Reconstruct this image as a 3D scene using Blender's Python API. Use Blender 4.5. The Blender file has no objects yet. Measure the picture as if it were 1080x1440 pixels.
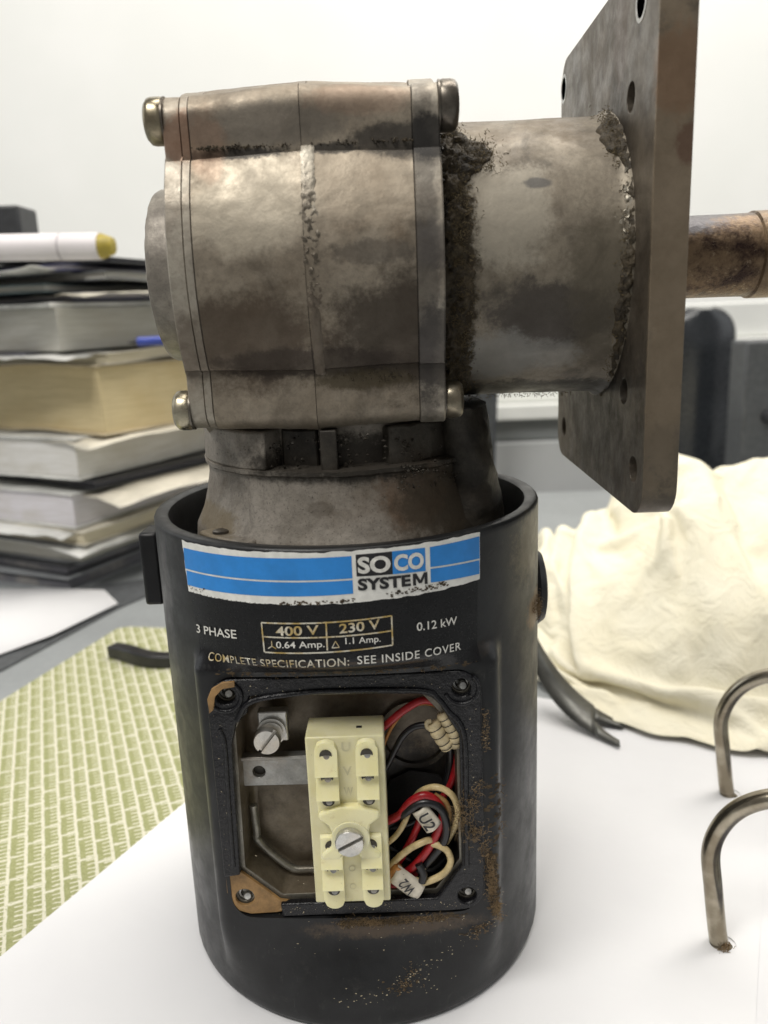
import bpy, bmesh, math, random
from mathutils import Vector, Matrix, noise
random.seed(7)
D = bpy.data
sc = bpy.context.scene
S = 0.00087            # all shapes below are written in units of 0.87 mm
PI = math.pi
R = math.radians

# ------------------------------------------------------------------ camera
cam_d = D.cameras.new('camera'); cam = D.objects.new('camera', cam_d); sc.collection.objects.link(cam)
right = Vector((0.99921716, 0.00364014, -0.03939312))
down = Vector((-0.03739142, -0.23832278, -0.97046594))
fwd = Vector((-0.01292091, 0.97117918, -0.2380001))
m = Matrix((right, -down, -fwd)).transposed().to_4x4()
m.translation = Vector((15.4, -265.8, 210.9)) * S
cam.matrix_world = m
cam_d.sensor_fit = 'VERTICAL'; cam_d.sensor_height = 36.0
cam_d.lens = 1160 / 1440 * 36
cam_d.clip_start = 0.01; cam_d.clip_end = 50
cam_d.dof.use_dof = True
cam_d.dof.focus_distance = 245 * S
cam_d.dof.aperture_fstop = 15.0
sc.camera = cam
# ------------------------------------------------------------------ world, lamps, exposure
w = D.worlds.new('World'); sc.world = w; w.use_nodes = True
bg = w.node_tree.nodes['Background']
bg.inputs[0].default_value = (1.0, 0.975, 0.94, 1); bg.inputs[1].default_value = 0.23
def area(name, loc, target, sx, sy, power, col=(1, 0.97, 0.92)):
    l = D.lights.new(name, 'AREA'); l.shape = 'RECTANGLE'; l.size = sx; l.size_y = sy; l.energy = power; l.color = col
    o = D.objects.new(name, l); sc.collection.objects.link(o); o.location = loc
    o.rotation_euler = (Vector(target) - Vector(loc)).to_track_quat('-Z', 'Y').to_euler()
    return o
area('ceiling_lamp_near', (-0.55, -0.65, 1.45), (0, 0.05, 0.15), 0.8, 0.4, 19)
area('ceiling_lamp_far', (0.45, 0.35, 1.6), (0.15, 0.95, 0.3), 1.6, 0.5, 28, (1, 0.955, 0.89))
area('window_light', (-1.9, 0.5, 0.9), (0, 0.15, 0.1), 1.2, 1.2, 6, (0.93, 0.97, 1.0))
area('window_light_right', (1.9, 0.1, 0.8), (0, 0.15, 0.1), 1.0, 1.2, 4.5, (0.95, 0.98, 1.0))
sc.view_settings.view_transform = 'Standard'; sc.view_settings.look = 'None'
sc.view_settings.exposure = -0.06; sc.view_settings.gamma = 1.0
sc.render.engine = 'CYCLES'
sc.cycles.use_denoising = True
sc.cycles.max_bounces = 6

# ------------------------------------------------------------------ material helpers
def c4(c): return (c[0], c[1], c[2], 1)
class NT:
    def __init__(s, name):
        s.m = D.materials.new(name); s.m.use_nodes = True
        s.t = s.m.node_tree; s.n = s.t.nodes; s.l = s.t.links
        s.b = s.n['Principled BSDF']
        tc = s.n.new('ShaderNodeTexCoord'); mp = s.n.new('ShaderNodeVectorMath'); mp.operation = 'SCALE'
        mp.inputs['Scale'].default_value = 1 / S
        s.l.new(tc.outputs['Object'], mp.inputs[0]); s.co = mp.outputs[0]
    def put(s, v, sock):
        if hasattr(v, 'is_linked') or hasattr(v, 'node'): s.l.new(v, sock)
        elif isinstance(v, (tuple, list)) and len(v) == 3 and sock.type == 'RGBA': sock.default_value = c4(v)
        else: sock.default_value = v
    def scaled(s, vec, xyz):
        n = s.n.new('ShaderNodeVectorMath'); n.operation = 'MULTIPLY'
        s.l.new(vec, n.inputs[0]); n.inputs[1].default_value = xyz; return n.outputs[0]
    def noise(s, scale, detail=4, rough=.55, vec=None, dist=0.0, w=None):
        n = s.n.new('ShaderNodeTexNoise'); s.l.new(vec or s.co, n.inputs['Vector'])
        n.inputs['Scale'].default_value = scale; n.inputs['Detail'].default_value = detail
        n.inputs['Roughness'].default_value = rough; n.inputs['Distortion'].default_value = dist
        return n.outputs[0]
    def vor(s, scale, vec=None, feature='F1', out=0):
        n = s.n.new('ShaderNodeTexVoronoi'); s.l.new(vec or s.co, n.inputs['Vector'])
        n.inputs['Scale'].default_value = scale; n.feature = feature; return n.outputs[out]
    def ramp(s, v, lo, hi, a=0.0, b=1.0):
        n = s.n.new('ShaderNodeMapRange'); n.interpolation_type = 'SMOOTHSTEP'
        s.put(v, n.inputs['Value']); n.inputs['From Min'].default_value = lo; n.inputs['From Max'].default_value = hi
        n.inputs['To Min'].default_value = a; n.inputs['To Max'].default_value = b; return n.outputs[0]
    def math(s, op, a, b=0.0, clamp=False):
        n = s.n.new('ShaderNodeMath'); n.operation = op; n.use_clamp = clamp
        s.put(a, n.inputs[0]); s.put(b, n.inputs[1]); return n.outputs[0]
    def mix(s, fac, a, b):
        n = s.n.new('ShaderNodeMix'); n.data_type = 'RGBA'
        s.put(fac, n.inputs[0]); s.put(a, n.inputs[6]); s.put(b, n.inputs[7]); return n.outputs[2]
    def sep(s, vec=None):
        n = s.n.new('ShaderNodeSeparateXYZ'); s.l.new(vec or s.co, n.inputs[0]); return n.outputs
    def spot(s, c, r, edge=0.5, nscale=0.12, namp=0.5, detail=5):
        """a blotch (0..1) round the point c with radii r and a ragged outline"""
        n = s.n.new('ShaderNodeVectorMath'); n.operation = 'SUBTRACT'; s.l.new(s.co, n.inputs[0]); n.inputs[1].default_value = c
        q = s.scaled(n.outputs[0], (1 / r[0], 1 / r[1], 1 / r[2]))
        ln = s.n.new('ShaderNodeVectorMath'); ln.operation = 'LENGTH'; s.l.new(q, ln.inputs[0])
        nn = s.noise(nscale, detail, 0.65)
        n2 = s.noise(nscale * 4.5, 6, 0.8)
        d = s.math('ADD', ln.outputs['Value'], s.math('MULTIPLY', s.math('SUBTRACT', nn, 0.5), namp * 2))
        d = s.math('ADD', d, s.math('MULTIPLY', s.math('SUBTRACT', n2, 0.5), namp * 1.5))
        return s.ramp(d, 1 + edge / 2, 1 - edge / 2)
    def bump(s, h, strength, dist=0.3, prev=None):
        n = s.n.new('ShaderNodeBump'); n.inputs['Strength'].default_value = strength; n.inputs['Distance'].default_value = dist * S
        s.put(h, n.inputs['Height'])
        if prev is not None: s.l.new(prev, n.inputs['Normal'])
        return n.outputs[0]
    def out(s, col, rough, metal=0.0, normal=None, spec=None, **kw):
        s.put(col, s.b.inputs['Base Color']); s.put(rough, s.b.inputs['Roughness']); s.put(metal, s.b.inputs['Metallic'])
        if normal is not None: s.l.new(normal, s.b.inputs['Normal'])
        if spec is not None: s.b.inputs['Specular IOR Level'].default_value = spec
        for k, v in kw.items(): s.put(v, s.b.inputs[k.replace('_', ' ')])
        return s.m

def simple(name, col, rough=.5, metal=0., var=.25, scale=.15, bumps=((1.2, .15, .2),), spec=None, **kw):
    t = NT(name)
    n = t.noise(scale, 6, .6); n2 = t.noise(scale * 9, 4, .6)
    dark = tuple(x * (1 - var) for x in col); lite = tuple(min(1, x * (1 + var * .6)) for x in col)
    c = t.mix(t.ramp(n, .3, .7), dark, lite)
    c = t.mix(t.ramp(n2, .35, .75, 0, var), c, dark)
    nb = None
    for sc_, st, di in bumps: nb = t.bump(t.noise(sc_, 4, .6), st, di, nb)
    r = t.ramp(n2, .2, .8, max(.03, rough - .07), min(1, rough + .07))
    return t.out(c, r, metal, nb, spec, **kw)

def cast_metal(name, base, pale, dark, spots=(), rough=.47, metal=.55, speck=.25, grime=.5, gscale=.05, bump=.35):
    t = NT(name)
    c = t.mix(t.ramp(t.noise(.045, 6, .62, dist=.6), .33, .68), base, pale)
    c = t.mix(t.ramp(t.noise(gscale, 9, .68, dist=.8), .5, .72, 0, grime), c, dark)
    c = t.mix(t.ramp(t.noise(.33, 7, .78, dist=.4), .42, .66, 0, .38), c, tuple(x * .5 for x in base))
    c = t.mix(t.ramp(t.noise(.75, 6, .8), .5, .64, 0, .3), c, tuple(min(1, x * 1.5) for x in base))
    brown = (dark[0] * 2.6 + .03, dark[1] * 2.1 + .02, dark[2] * 1.5 + .01)
    c = t.mix(t.ramp(t.noise(.021, 7, .7), .5, .7, 0, .45), c, brown)
    fine = t.noise(1.35, 5, .85)
    c = t.mix(t.ramp(fine, .55, .68, 0, min(1, speck * 1.1)), c, dark)
    c = t.mix(t.ramp(t.noise(.6, 6, .8), .58, .7, 0, speck * .8), c, pale)
    # hairline scratches, two directions
    sv = t.scaled(t.co, (.25, 1, 2.6)); c = t.mix(t.ramp(t.noise(.9, 3, .5, vec=sv), .66, .74, 0, .18), c, pale)
    rg = t.ramp(t.noise(.12, 7, .7), .3, .7, rough - .1, rough + .16)
    mt = metal
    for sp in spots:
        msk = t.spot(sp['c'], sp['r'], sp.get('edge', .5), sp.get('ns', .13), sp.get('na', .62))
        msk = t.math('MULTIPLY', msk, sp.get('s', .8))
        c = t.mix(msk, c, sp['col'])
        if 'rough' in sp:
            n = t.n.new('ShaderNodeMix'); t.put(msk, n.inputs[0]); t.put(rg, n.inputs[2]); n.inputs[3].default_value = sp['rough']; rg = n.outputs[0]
    nb = t.bump(t.noise(.35, 6, .65), bump * .6, .6)
    nb = t.bump(fine, bump * .45, .15, nb)
    return t.out(c, rg, mt, nb)

OIL = (.020, .019, .019)
RUST = (.13, .075, .035)
BASE = (.225, .188, .142); PALE = (.36, .312, .245); DARK = (.055, .045, .036)
M = {}
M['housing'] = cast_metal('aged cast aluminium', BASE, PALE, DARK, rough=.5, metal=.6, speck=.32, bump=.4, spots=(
    dict(c=(-18, -50, 238), r=(17, 22, 12), col=(.50, .45, .36), s=.5, edge=.55),
    dict(c=(10, -50, 242), r=(15, 22, 11), col=(.47, .40, .31), s=.5, edge=.55),
    dict(c=(22, -44, 252), r=(14, 20, 4.5), col=OIL, s=.8, edge=.5, ns=.16, na=.5),
    dict(c=(20, -44, 205), r=(19, 30, 15), col=(.040, .030, .022), s=.85, edge=.7, na=.6),  # partly real stain, partly shade of the drum's underside put into the colour
    dict(c=(13, -50, 225), r=(11, 14, 3.0), col=(.05, .045, .042), s=.5, edge=.5, ns=.25, na=.7),
    dict(c=(-23, -44, 205), r=(22, 30, 13), col=(.065, .045, .03), s=.8, edge=.7, na=.6),  # left lower drum: real stain deepened with painted underside shade
    dict(c=(-6, -44, 198), r=(26, 30, 4), col=(.04, .03, .024), s=.75, edge=.5),
    dict(c=(-23, -46, 250.3), r=(15, 12, 1.5), col=OIL, s=.85, edge=.5, ns=.45, na=.75),
    dict(c=(3, -46, 250.6), r=(7, 12, 1.4), col=OIL, s=.8, edge=.5, ns=.4, na=.7),
    dict(c=(8, -44, 193), r=(13, 10, 2.6), col=(.07, .055, .03), s=.75, edge=.6, ns=.4, na=.7),
    dict(c=(-14, -44, 257), r=(22, 14, 5), col=(.15, .135, .115), s=.6, edge=.5),
    dict(c=(-28, -44, 252), r=(5, 22, 9), col=(.24, .15, .10), s=.5, edge=.55),
    dict(c=(10, -30, 262), r=(14, 30, 4), col=(.30, .20, .14), s=.4, edge=.55)))
M['cover_plate'] = cast_metal('aged cover plate', (.28, .245, .2), (.42, .385, .32), DARK, rough=.45, spots=(
    dict(c=(25.5, -46, 224), r=(3.6, 30, 42), col=(.06, .052, .045), s=.6, edge=.6),
    dict(c=(-35, -44, 255), r=(6, 20, 6), col=(.24, .13, .08), s=.65, edge=.5),
    dict(c=(28, -44, 252), r=(8, 20, 6), col=OIL, s=.9, edge=.5, ns=.15),
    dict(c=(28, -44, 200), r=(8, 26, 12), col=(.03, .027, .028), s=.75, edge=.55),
    dict(c=(28, -44, 226), r=(8, 26, 6), col=(.07, .065, .065), s=.5, edge=.55),
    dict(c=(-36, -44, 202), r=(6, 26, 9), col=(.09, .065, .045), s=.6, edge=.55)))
M['tube'] = cast_metal('stained output tube', (.155, .13, .098), (.275, .24, .185), (.04, .034, .026), rough=.5, metal=.4, grime=.8, spots=(
    dict(c=(46, -38, 234), r=(13, 22, 13), col=(.42, .385, .315), s=.55, edge=.55),
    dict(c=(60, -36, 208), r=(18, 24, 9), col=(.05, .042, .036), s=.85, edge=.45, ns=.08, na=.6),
    dict(c=(74, -30, 215), r=(10, 24, 20), col=(.10, .085, .06), s=.7, edge=.5),
    dict(c=(46, -30, 197), r=(12, 26, 7), col=(.24, .235, .215), s=.75, edge=.6, ns=.15, na=.6),
    dict(c=(60, -30, 197), r=(9, 26, 4), col=(.24, .235, .215), s=.6, edge=.7, ns=.2, na=.6),
    dict(c=(32, -40, 222), r=(8.0, 40, 36), col=(.045, .034, .02), s=.97, edge=.35, ns=.14, na=.55, rough=.9),
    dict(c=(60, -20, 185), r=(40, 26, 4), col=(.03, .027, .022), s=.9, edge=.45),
    dict(c=(56, -37, 241.5), r=(3.4, 9, 1.2), col=(.05, .05, .055), s=.7, edge=.6)))
M['flange'] = cast_metal('stained square flange', (.10, .083, .063), (.17, .142, .11), (.025, .019, .014), rough=.38, metal=.5, grime=.55, spots=(
    dict(c=(80, -20, 222), r=(3, 16, 46), col=(.032, .026, .02), s=.85, edge=.8, na=.5),
    dict(c=(80, -10, 180), r=(4, 50, 22), col=(.024, .020, .016), s=.85, edge=.9),
    dict(c=(80, 12, 272), r=(4, 4, 17), col=(.09, .07, .045), s=.75, edge=.7, ns=.14),
    dict(c=(80, -22, 278), r=(4, 7, 12), col=(.12, .09, .07), s=.6, edge=.5, ns=.12),
    dict(c=(85, -56.5, 224), r=(9, 3, 85), col=(.29, .225, .15), s=.5, edge=.4, na=.6),
    dict(c=(86, -56, 262), r=(8, 6, 10), col=(.20, .11, .06), s=.5, edge=.55),
    dict(c=(89, -56, 247), r=(4, 6, 5), col=(.10, .045, .03), s=.6, edge=.45),
    dict(c=(86, -56, 168), r=(8, 6, 12), col=(.10, .085, .065), s=.4, edge=.55)))
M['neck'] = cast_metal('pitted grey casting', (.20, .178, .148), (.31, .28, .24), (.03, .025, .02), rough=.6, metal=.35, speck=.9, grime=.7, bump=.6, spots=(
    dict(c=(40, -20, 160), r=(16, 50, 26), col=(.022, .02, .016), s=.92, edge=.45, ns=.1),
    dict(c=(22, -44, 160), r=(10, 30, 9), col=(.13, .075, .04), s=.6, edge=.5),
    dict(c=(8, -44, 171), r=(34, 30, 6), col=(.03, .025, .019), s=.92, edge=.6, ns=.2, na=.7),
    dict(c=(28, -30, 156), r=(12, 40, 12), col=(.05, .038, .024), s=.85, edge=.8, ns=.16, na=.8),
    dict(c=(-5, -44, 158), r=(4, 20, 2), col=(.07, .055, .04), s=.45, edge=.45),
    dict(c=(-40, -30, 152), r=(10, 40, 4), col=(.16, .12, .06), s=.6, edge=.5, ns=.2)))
M['neck_dark'] = cast_metal('oily dark casting', (.022, .019, .015), (.075, .066, .053), (.008, .007, .006), rough=.5, metal=.4, speck=.7, grime=.8, bump=.7)
M['bolt'] = cast_metal('zinc bolt', (.26, .225, .155), (.46, .42, .32), (.06, .045, .03), rough=.3, metal=.9, speck=.3, grime=.5, bump=.15)
M['bolt_brown'] = cast_metal('browned bolt', (.2, .17, .12), (.4, .36, .28), (.06, .045, .03), rough=.32, metal=.85, speck=.3, grime=.5, bump=.15)
M['bolt_dark'] = cast_metal('blackened bolt', (.09, .08, .07), (.2, .18, .15), (.03, .025, .02), rough=.33, metal=.8, speck=.3, grime=.6, bump=.15)
M['boss'] = cast_metal('boss metal', (.2, .18, .155), (.36, .33, .28), (.06, .05, .045), rough=.45, metal=.55, speck=.5)
M['seam'] = cast_metal('rough parting flash', (.34, .30, .24), (.60, .56, .47), (.05, .04, .03), rough=.45, metal=.55, speck=.5, grime=.4, gscale=.2, bump=.9, spots=(
    dict(c=(-4, -52, 224), r=(6, 9, 15), col=(.06, .045, .03), s=.75, edge=.55, ns=.7, na=.8),
    dict(c=(-3, -50, 204), r=(6, 12, 15), col=(.13, .105, .08), s=.95, edge=.55, ns=.3, na=.5)))
M['groove'] = simple('dark joint', (.035, .03, .025), .7)

def cover_mat():
    t = NT('black painted motor shell')
    c = t.mix(t.ramp(t.noise(.05, 6, .65), .35, .7), (.009, .0093, .010), (.016, .0168, .018))
    # dusty handling marks and fine scuffs
    c = t.mix(t.ramp(t.noise(.11, 8, .75, dist=.8), .55, .78, 0, .35), c, (.09, .085, .075))
    c = t.mix(t.ramp(t.noise(1.7, 4, .8), .66, .74, 0, .5), c, (.13, .12, .1))
    sv = t.scaled(t.co, (1.6, 1.6, .3)); c = t.mix(t.ramp(t.noise(.5, 5, .7, vec=sv), .62, .74, 0, .25), c, (.10, .10, .095))
    c = t.mix(t.math('MULTIPLY', t.spot((60, -22, 118), (6, 12, 6), .5, .25, .6), .85), c, (.17, .09, .03))
    c = t.mix(t.math('MULTIPLY', t.spot((57, -30, 140), (8, 14, 10), .8, .3, .8), .5), c, (.15, .12, .07))
    c = t.mix(t.math('MULTIPLY', t.spot((0, -60, 118), (42, 16, 3), .9, .2, .6), .45), c, (.09, .06, .035))
    c = t.mix(t.math('MULTIPLY', t.spot((12, -60, 30), (26, 16, 3.2), .7, .2, .7), .65), c, (.10, .07, .045))
    nb = t.bump(t.noise(2.5, 4, .6), .25, .12); nb = t.bump(t.noise(.12, 4, .5), .2, .5, nb)
    return t.out(c, t.ramp(t.noise(.09, 7, .7), .3, .7, .3, .48), 0, nb, .32)
M['cover'] = cover_mat()
M['nameplate'] = simple('glossy black nameplate film', (.008, .008, .009), .3, 0, .3, .12, ((.5, .12, .15),), .3)
M['inner_black'] = simple('dusty inside of shell', (.012, .011, .009), .8)
M['rubber'] = simple('greasy black rubber', (.006, .006, .008), .3, 0, .4, .3, ((.35, .5, .8), (1.6, .6, .3)), .4)
M['label_white'] = simple('aged white label film', (.76, .755, .71), .42, 0, .12, .3, ((.4, .1, .1),))
M['label_blue'] = simple('blue print', (.022, .23, .64), .42, 0, .13, .12, ((.4, .1, .1),))
M['print_black'] = simple('black print', (.012, .012, .014), .45)
M['print_white'] = simple('white print', (.70, .69, .64), .5, 0, .15, .8)
def worn_print():
    t = NT('worn cream print')
    c = t.mix(t.ramp(t.noise(.25, 3), .4, .65), (.60, .57, .48), (.42, .30, .10))
    c = t.mix(t.ramp(t.noise(1.4, 3, .7), .58, .68, 0, .85), c, (.05, .04, .03))
    return t.out(c, .5)
M['print_worn'] = worn_print()
M['grime'] = simple('brown greasy dirt', (.075, .05, .025), .85, 0, .6, .3, ((.8, 1, .6),))
M['grime_dark'] = simple('dark greasy dirt', (.060, .044, .023), .7, 0, .6, .25, ((.9, 1, .6), (.3, .6, 1.0)))
M['fluff'] = simple('rusty brown lint', (.20, .135, .068), .9, 0, .4, .3)
M['rust_film'] = simple('brown dirt film', (.085, .058, .030), .9, 0, .5, .3)
M['fluff_olive'] = simple('olive brown lint', (.12, .09, .045), .9, 0, .5, .3)
M['specks'] = simple('pale grit', (.42, .36, .25), .8)
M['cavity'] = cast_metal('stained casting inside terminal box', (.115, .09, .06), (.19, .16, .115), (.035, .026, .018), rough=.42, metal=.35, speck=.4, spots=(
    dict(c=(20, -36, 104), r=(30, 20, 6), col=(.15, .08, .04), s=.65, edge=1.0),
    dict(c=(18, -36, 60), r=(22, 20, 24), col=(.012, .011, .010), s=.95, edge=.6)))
M['cavity_rim'] = cast_metal('inner casting rim', (.13, .115, .09), (.3, .29, .25), (.04, .035, .028), rough=.33, metal=.6, speck=.5)
M['tab'] = simple('brown paper gasket', (.30, .175, .065), .6, 0, .35, .25)
M['zinc'] = cast_metal('bright zinc', (.48, .48, .46), (.62, .62, .6), (.2, .2, .19), rough=.34, metal=.85, speck=.25, grime=.2, bump=.12)
M['bar'] = cast_metal('dull zinc bar', (.26, .26, .25), (.36, .36, .34), (.12, .11, .1), rough=.42, metal=.75, speck=.3, grime=.35, bump=.2)
def cream(name, col, sss=.35):
    t = NT(name)
    c = t.mix(t.ramp(t.noise(.12, 4), .35, .7), col, (col[0] * .93, col[1] * .92, col[2] * .82))
    c = t.mix(t.ramp(t.noise(.35, 7, .8), .55, .72, 0, .35), c, (.52, .40, .16))
    c = t.mix(t.ramp(t.noise(1.6, 4, .8), .64, .72, 0, .6), c, (.22, .16, .07))
    nb = t.bump(t.noise(.6, 3), .12, .2)
    return t.out(c, .36, 0, nb, None, Subsurface_Weight=sss, Subsurface_Scale=2.2 * S, Subsurface_Radius=(1.0, .9, .45))
M['cream'] = cream('translucent cream nylon', (.86, .81, .50))
M['cream_base'] = cream('translucent cream nylon base', (.72, .68, .44))
M['hole'] = simple('dark hole', (.05, .045, .035), .5, .3)
M['red'] = simple('red wire sheath', (.40, .012, .018), .33, 0, .35, .3)
M['black'] = simple('black wire sheath', (.009, .009, .011), .35, 0, .3, .3)
M['wire_cream'] = simple('yellowed cream wire sheath', (.60, .47, .24), .4, 0, .3, .3)
M['sleeve'] = simple('cream marker sleeve', (.52, .43, .26), .5, 0, .3, .35)
M['marker_white'] = simple('white marker flag', (.74, .68, .56), .5, 0, .15, .25)
M['orange'] = simple('orange wire sleeve', (.55, .24, .06), .5)

def rust_shaft():
    t = NT('rusty worn shaft')
    v = t.scaled(t.co, (1, 1, 1))
    n = t.noise(.16, 9, .78, vec=t.scaled(t.co, (.8, .6, .8)), dist=.15)
    c = t.mix(t.ramp(n, .38, .62), (.045, .026, .02), (.22, .15, .09))
    c = t.mix(t.ramp(t.noise(.45, 7, .8), .55, .68, 0, .75), c, (.42, .33, .22))
    c = t.mix(t.spot((103, 0, 237), (16, 40, 9), .4, .12, .5), c, (.10, .095, .10))
    c = t.mix(t.math('MULTIPLY', t.spot((140, 0, 222), (14, 50, 40), .2, .2, .25), .5), c, (.22, .16, .10))
    nb = t.bump(t.noise(.6, 6, .7), .6, .5)
    return t.out(c, t.ramp(n, .3, .7, .25, .45), .75, nb)
M['shaft'] = rust_shaft()

# ------------------------------------------------------------------ mesh helpers
def sm(ob, angle=35):
    me = ob.data
    for p in me.polygons: p.use_smooth = True
    try: me.set_sharp_from_angle(angle=R(angle))
    except Exception: pass
def link(name, me, mat, parent=None, smooth=35, label=None, kind=None):
    ob = D.objects.new(name, me); sc.collection.objects.link(ob)
    if mat is not None:
        if isinstance(mat, (list, tuple)):
            for x in mat: me.materials.append(x)
        elif not me.materials: me.materials.append(mat)
    if parent is not None: ob.parent = parent
    if smooth: sm(ob, smooth)
    if label: ob['label'] = label
    if kind: ob['kind'] = kind
    return ob
def raw(name, vs, fs, mat, parent=None, smooth=35, label=None, kind=None, fix=True):
    me = D.meshes.new(name); me.from_pydata([(v[0] * S, v[1] * S, v[2] * S) for v in vs], [], fs)
    if fix:
        bm = bmesh.new(); bm.from_mesh(me); bmesh.ops.recalc_face_normals(bm, faces=bm.faces); bm.to_mesh(me); bm.free()
    me.update()
    return link(name, me, mat, parent, smooth, label, kind)
def bev(ob, wd, seg=2, ang=40):
    b = ob.modifiers.new('bevel', 'BEVEL'); b.width = wd * S; b.segments = seg; b.limit_method = 'ANGLE'; b.angle_limit = R(ang)
    b.harden_normals = False
    return ob
def thing(name, label, cat, loc=(0, 0, 0), group=None):
    o = D.objects.new(name, None); sc.collection.objects.link(o); o.location = Vector(loc) * S
    o.empty_display_size = .02
    o['label'] = label; o['category'] = cat
    if group: o['group'] = group
    return o
def tag(o, label, cat, group=None):
    o['label'] = label; o['category'] = cat
    if group: o['group'] = group
    return o
def box(name, x0, x1, y0, y1, z0, z1, mat, parent=None, bevel=.4, **kw):
    vs = [(x, y, z) for x in (x0, x1) for y in (y0, y1) for z in (z0, z1)]
    fs = [(0, 1, 3, 2), (4, 6, 7, 5), (0, 4, 5, 1), (2, 3, 7, 6), (0, 2, 6, 4), (1, 5, 7, 3)]
    o = raw(name, vs, fs, mat, parent, **kw)
    if bevel: bev(o, bevel)
    return o
def frame_from(axis):
    a = Vector(axis).normalized(); t = Vector((0, 0, 1)) if abs(a.z) < .9 else Vector((1, 0, 0))
    u = a.cross(t).normalized(); v = a.cross(u).normalized(); return a, u, v
def lathe(name, origin, axis, prof, mat, parent=None, n=48, smooth=35, jitter=0, **kw):
    """prof: list of (distance along axis, radius)"""
    a, u, v = frame_from(axis); o = Vector(origin); vs = []; fs = []
    for (d, r) in prof:
        for k in range(n):
            t = 2 * PI * k / n; p = o + a * d + (u * math.cos(t) + v * math.sin(t)) * r
            if jitter: p += noise.noise_vector(p * .35) * jitter
            vs.append(p)
    for i in range(len(prof) - 1):
        for k in range(n):
            k2 = (k + 1) % n; fs.append((i * n + k, i * n + k2, (i + 1) * n + k2, (i + 1) * n + k))
    if prof[0][1] > 0: fs.append(tuple(range(n)))
    if prof[-1][1] > 0: fs.append(tuple((len(prof) - 1) * n + k for k in range(n)))
    return raw(name, vs, fs, mat, parent, smooth, **kw)
def rrect(x0, x1, z0, z1, r, n=6):
    pts = []
    rr = r if isinstance(r, (list, tuple)) else (r,) * 4
    for (cx, cz, a0, q) in ((x1, z1, 0, 0), (x0, z1, 90, 1), (x0, z0, 180, 2), (x1, z0, 270, 3)):
        ra = rr[q]; sx = -1 if cx == x1 else 1; sz = -1 if cz == z1 else 1
        for i in range(n + 1):
            t = R(a0 + 90 * i / n); pts.append((cx + sx * ra + ra * math.cos(t), cz + sz * ra + ra * math.sin(t)))
    return pts
def circ(cx, cz, r, n=20, rz=None):
    return [(cx + r * math.cos(2 * PI * k / n), cz + (rz or r) * math.sin(2 * PI * k / n)) for k in range(n)]
def plate(name, outer, holes, d0, d1, fn, mat, parent=None, bevel=0, smooth=35, **kw):
    """flat plate with through holes; outline points (a,b), thickness d0..d1, fn(a,b,d)->xyz"""
    bm = bmesh.new()
    def loop(pts):
        vv = [bm.verts.new((p[0], p[1], d0)) for p in pts]
        return [bm.edges.new((vv[i], vv[(i + 1) % len(vv)])) for i in range(len(vv))]
    ed = loop(outer)
    for h in holes: ed += loop(h)
    bmesh.ops.triangle_fill(bm, use_beauty=True, use_dissolve=False, edges=ed)
    ext = bmesh.ops.extrude_face_region(bm, geom=list(bm.faces))
    for e in ext['geom']:
        if isinstance(e, bmesh.types.BMVert): e.co.z = d1
    # keep the back too
    bmesh.ops.recalc_face_normals(bm, faces=bm.faces)
    for v in bm.verts:
        p = fn(v.co.x, v.co.y, v.co.z); v.co = Vector(p) * S
    bmesh.ops.recalc_face_normals(bm, faces=bm.faces)
    bmesh.ops.dissolve_limit(bm, angle_limit=R(1), verts=bm.verts, edges=bm.edges)
    me = D.meshes.new(name); bm.to_mesh(me); bm.free()
    o = link(name, me, mat, parent, smooth, **kw)
    if bevel: bev(o, bevel)
    return o
def spline(pts, per=8):
    P = [Vector(p) for p in pts]; P = [P[0] * 2 - P[1]] + P + [P[-1] * 2 - P[-2]]; out = []
    for i in range(1, len(P) - 2):
        for k in range(per):
            t = k / per; a, b, c, d = P[i - 1], P[i], P[i + 1], P[i + 2]
            out.append(.5 * ((2 * b) + (c - a) * t + (2 * a - 5 * b + 4 * c - d) * t * t + (3 * b - a - 3 * c + d) * t ** 3))
    out.append(P[-2]); return out
def tube_geo(path, r, n=10, vs=None, fs=None, cap=True):
    vs = [] if vs is None else vs; fs = [] if fs is None else fs
    b0 = len(vs); up = None
    for i, p in enumerate(path):
        tg = (path[min(i + 1, len(path) - 1)] - path[max(i - 1, 0)]).normalized()
        if up is None: up = tg.orthogonal().normalized()
        up = (up - tg * up.dot(tg)).normalized(); sd = tg.cross(up)
        rr = r(i / (len(path) - 1)) if callable(r) else r
        for k in range(n):
            t = 2 * PI * k / n; vs.append(p + (up * math.cos(t) + sd * math.sin(t)) * rr)
    for i in range(len(path) - 1):
        for k in range(n):
            k2 = (k + 1) % n; fs.append((b0 + i * n + k, b0 + i * n + k2, b0 + (i + 1) * n + k2, b0 + (i + 1) * n + k))
    if cap:
        fs.append(tuple(b0 + k for k in range(n))[::-1]); fs.append(tuple(b0 + (len(path) - 1) * n + k for k in range(n)))
    return vs, fs
def tube(name, pts, r, mat, parent=None, n=12, per=8, **kw):
    vs, fs = tube_geo(spline(pts, per), r, n); return raw(name, vs, fs, mat, parent, 60, **kw)
def fbm(p, o=4):
    return noise.fractal(p, 1.0, 2.0, o)
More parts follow.
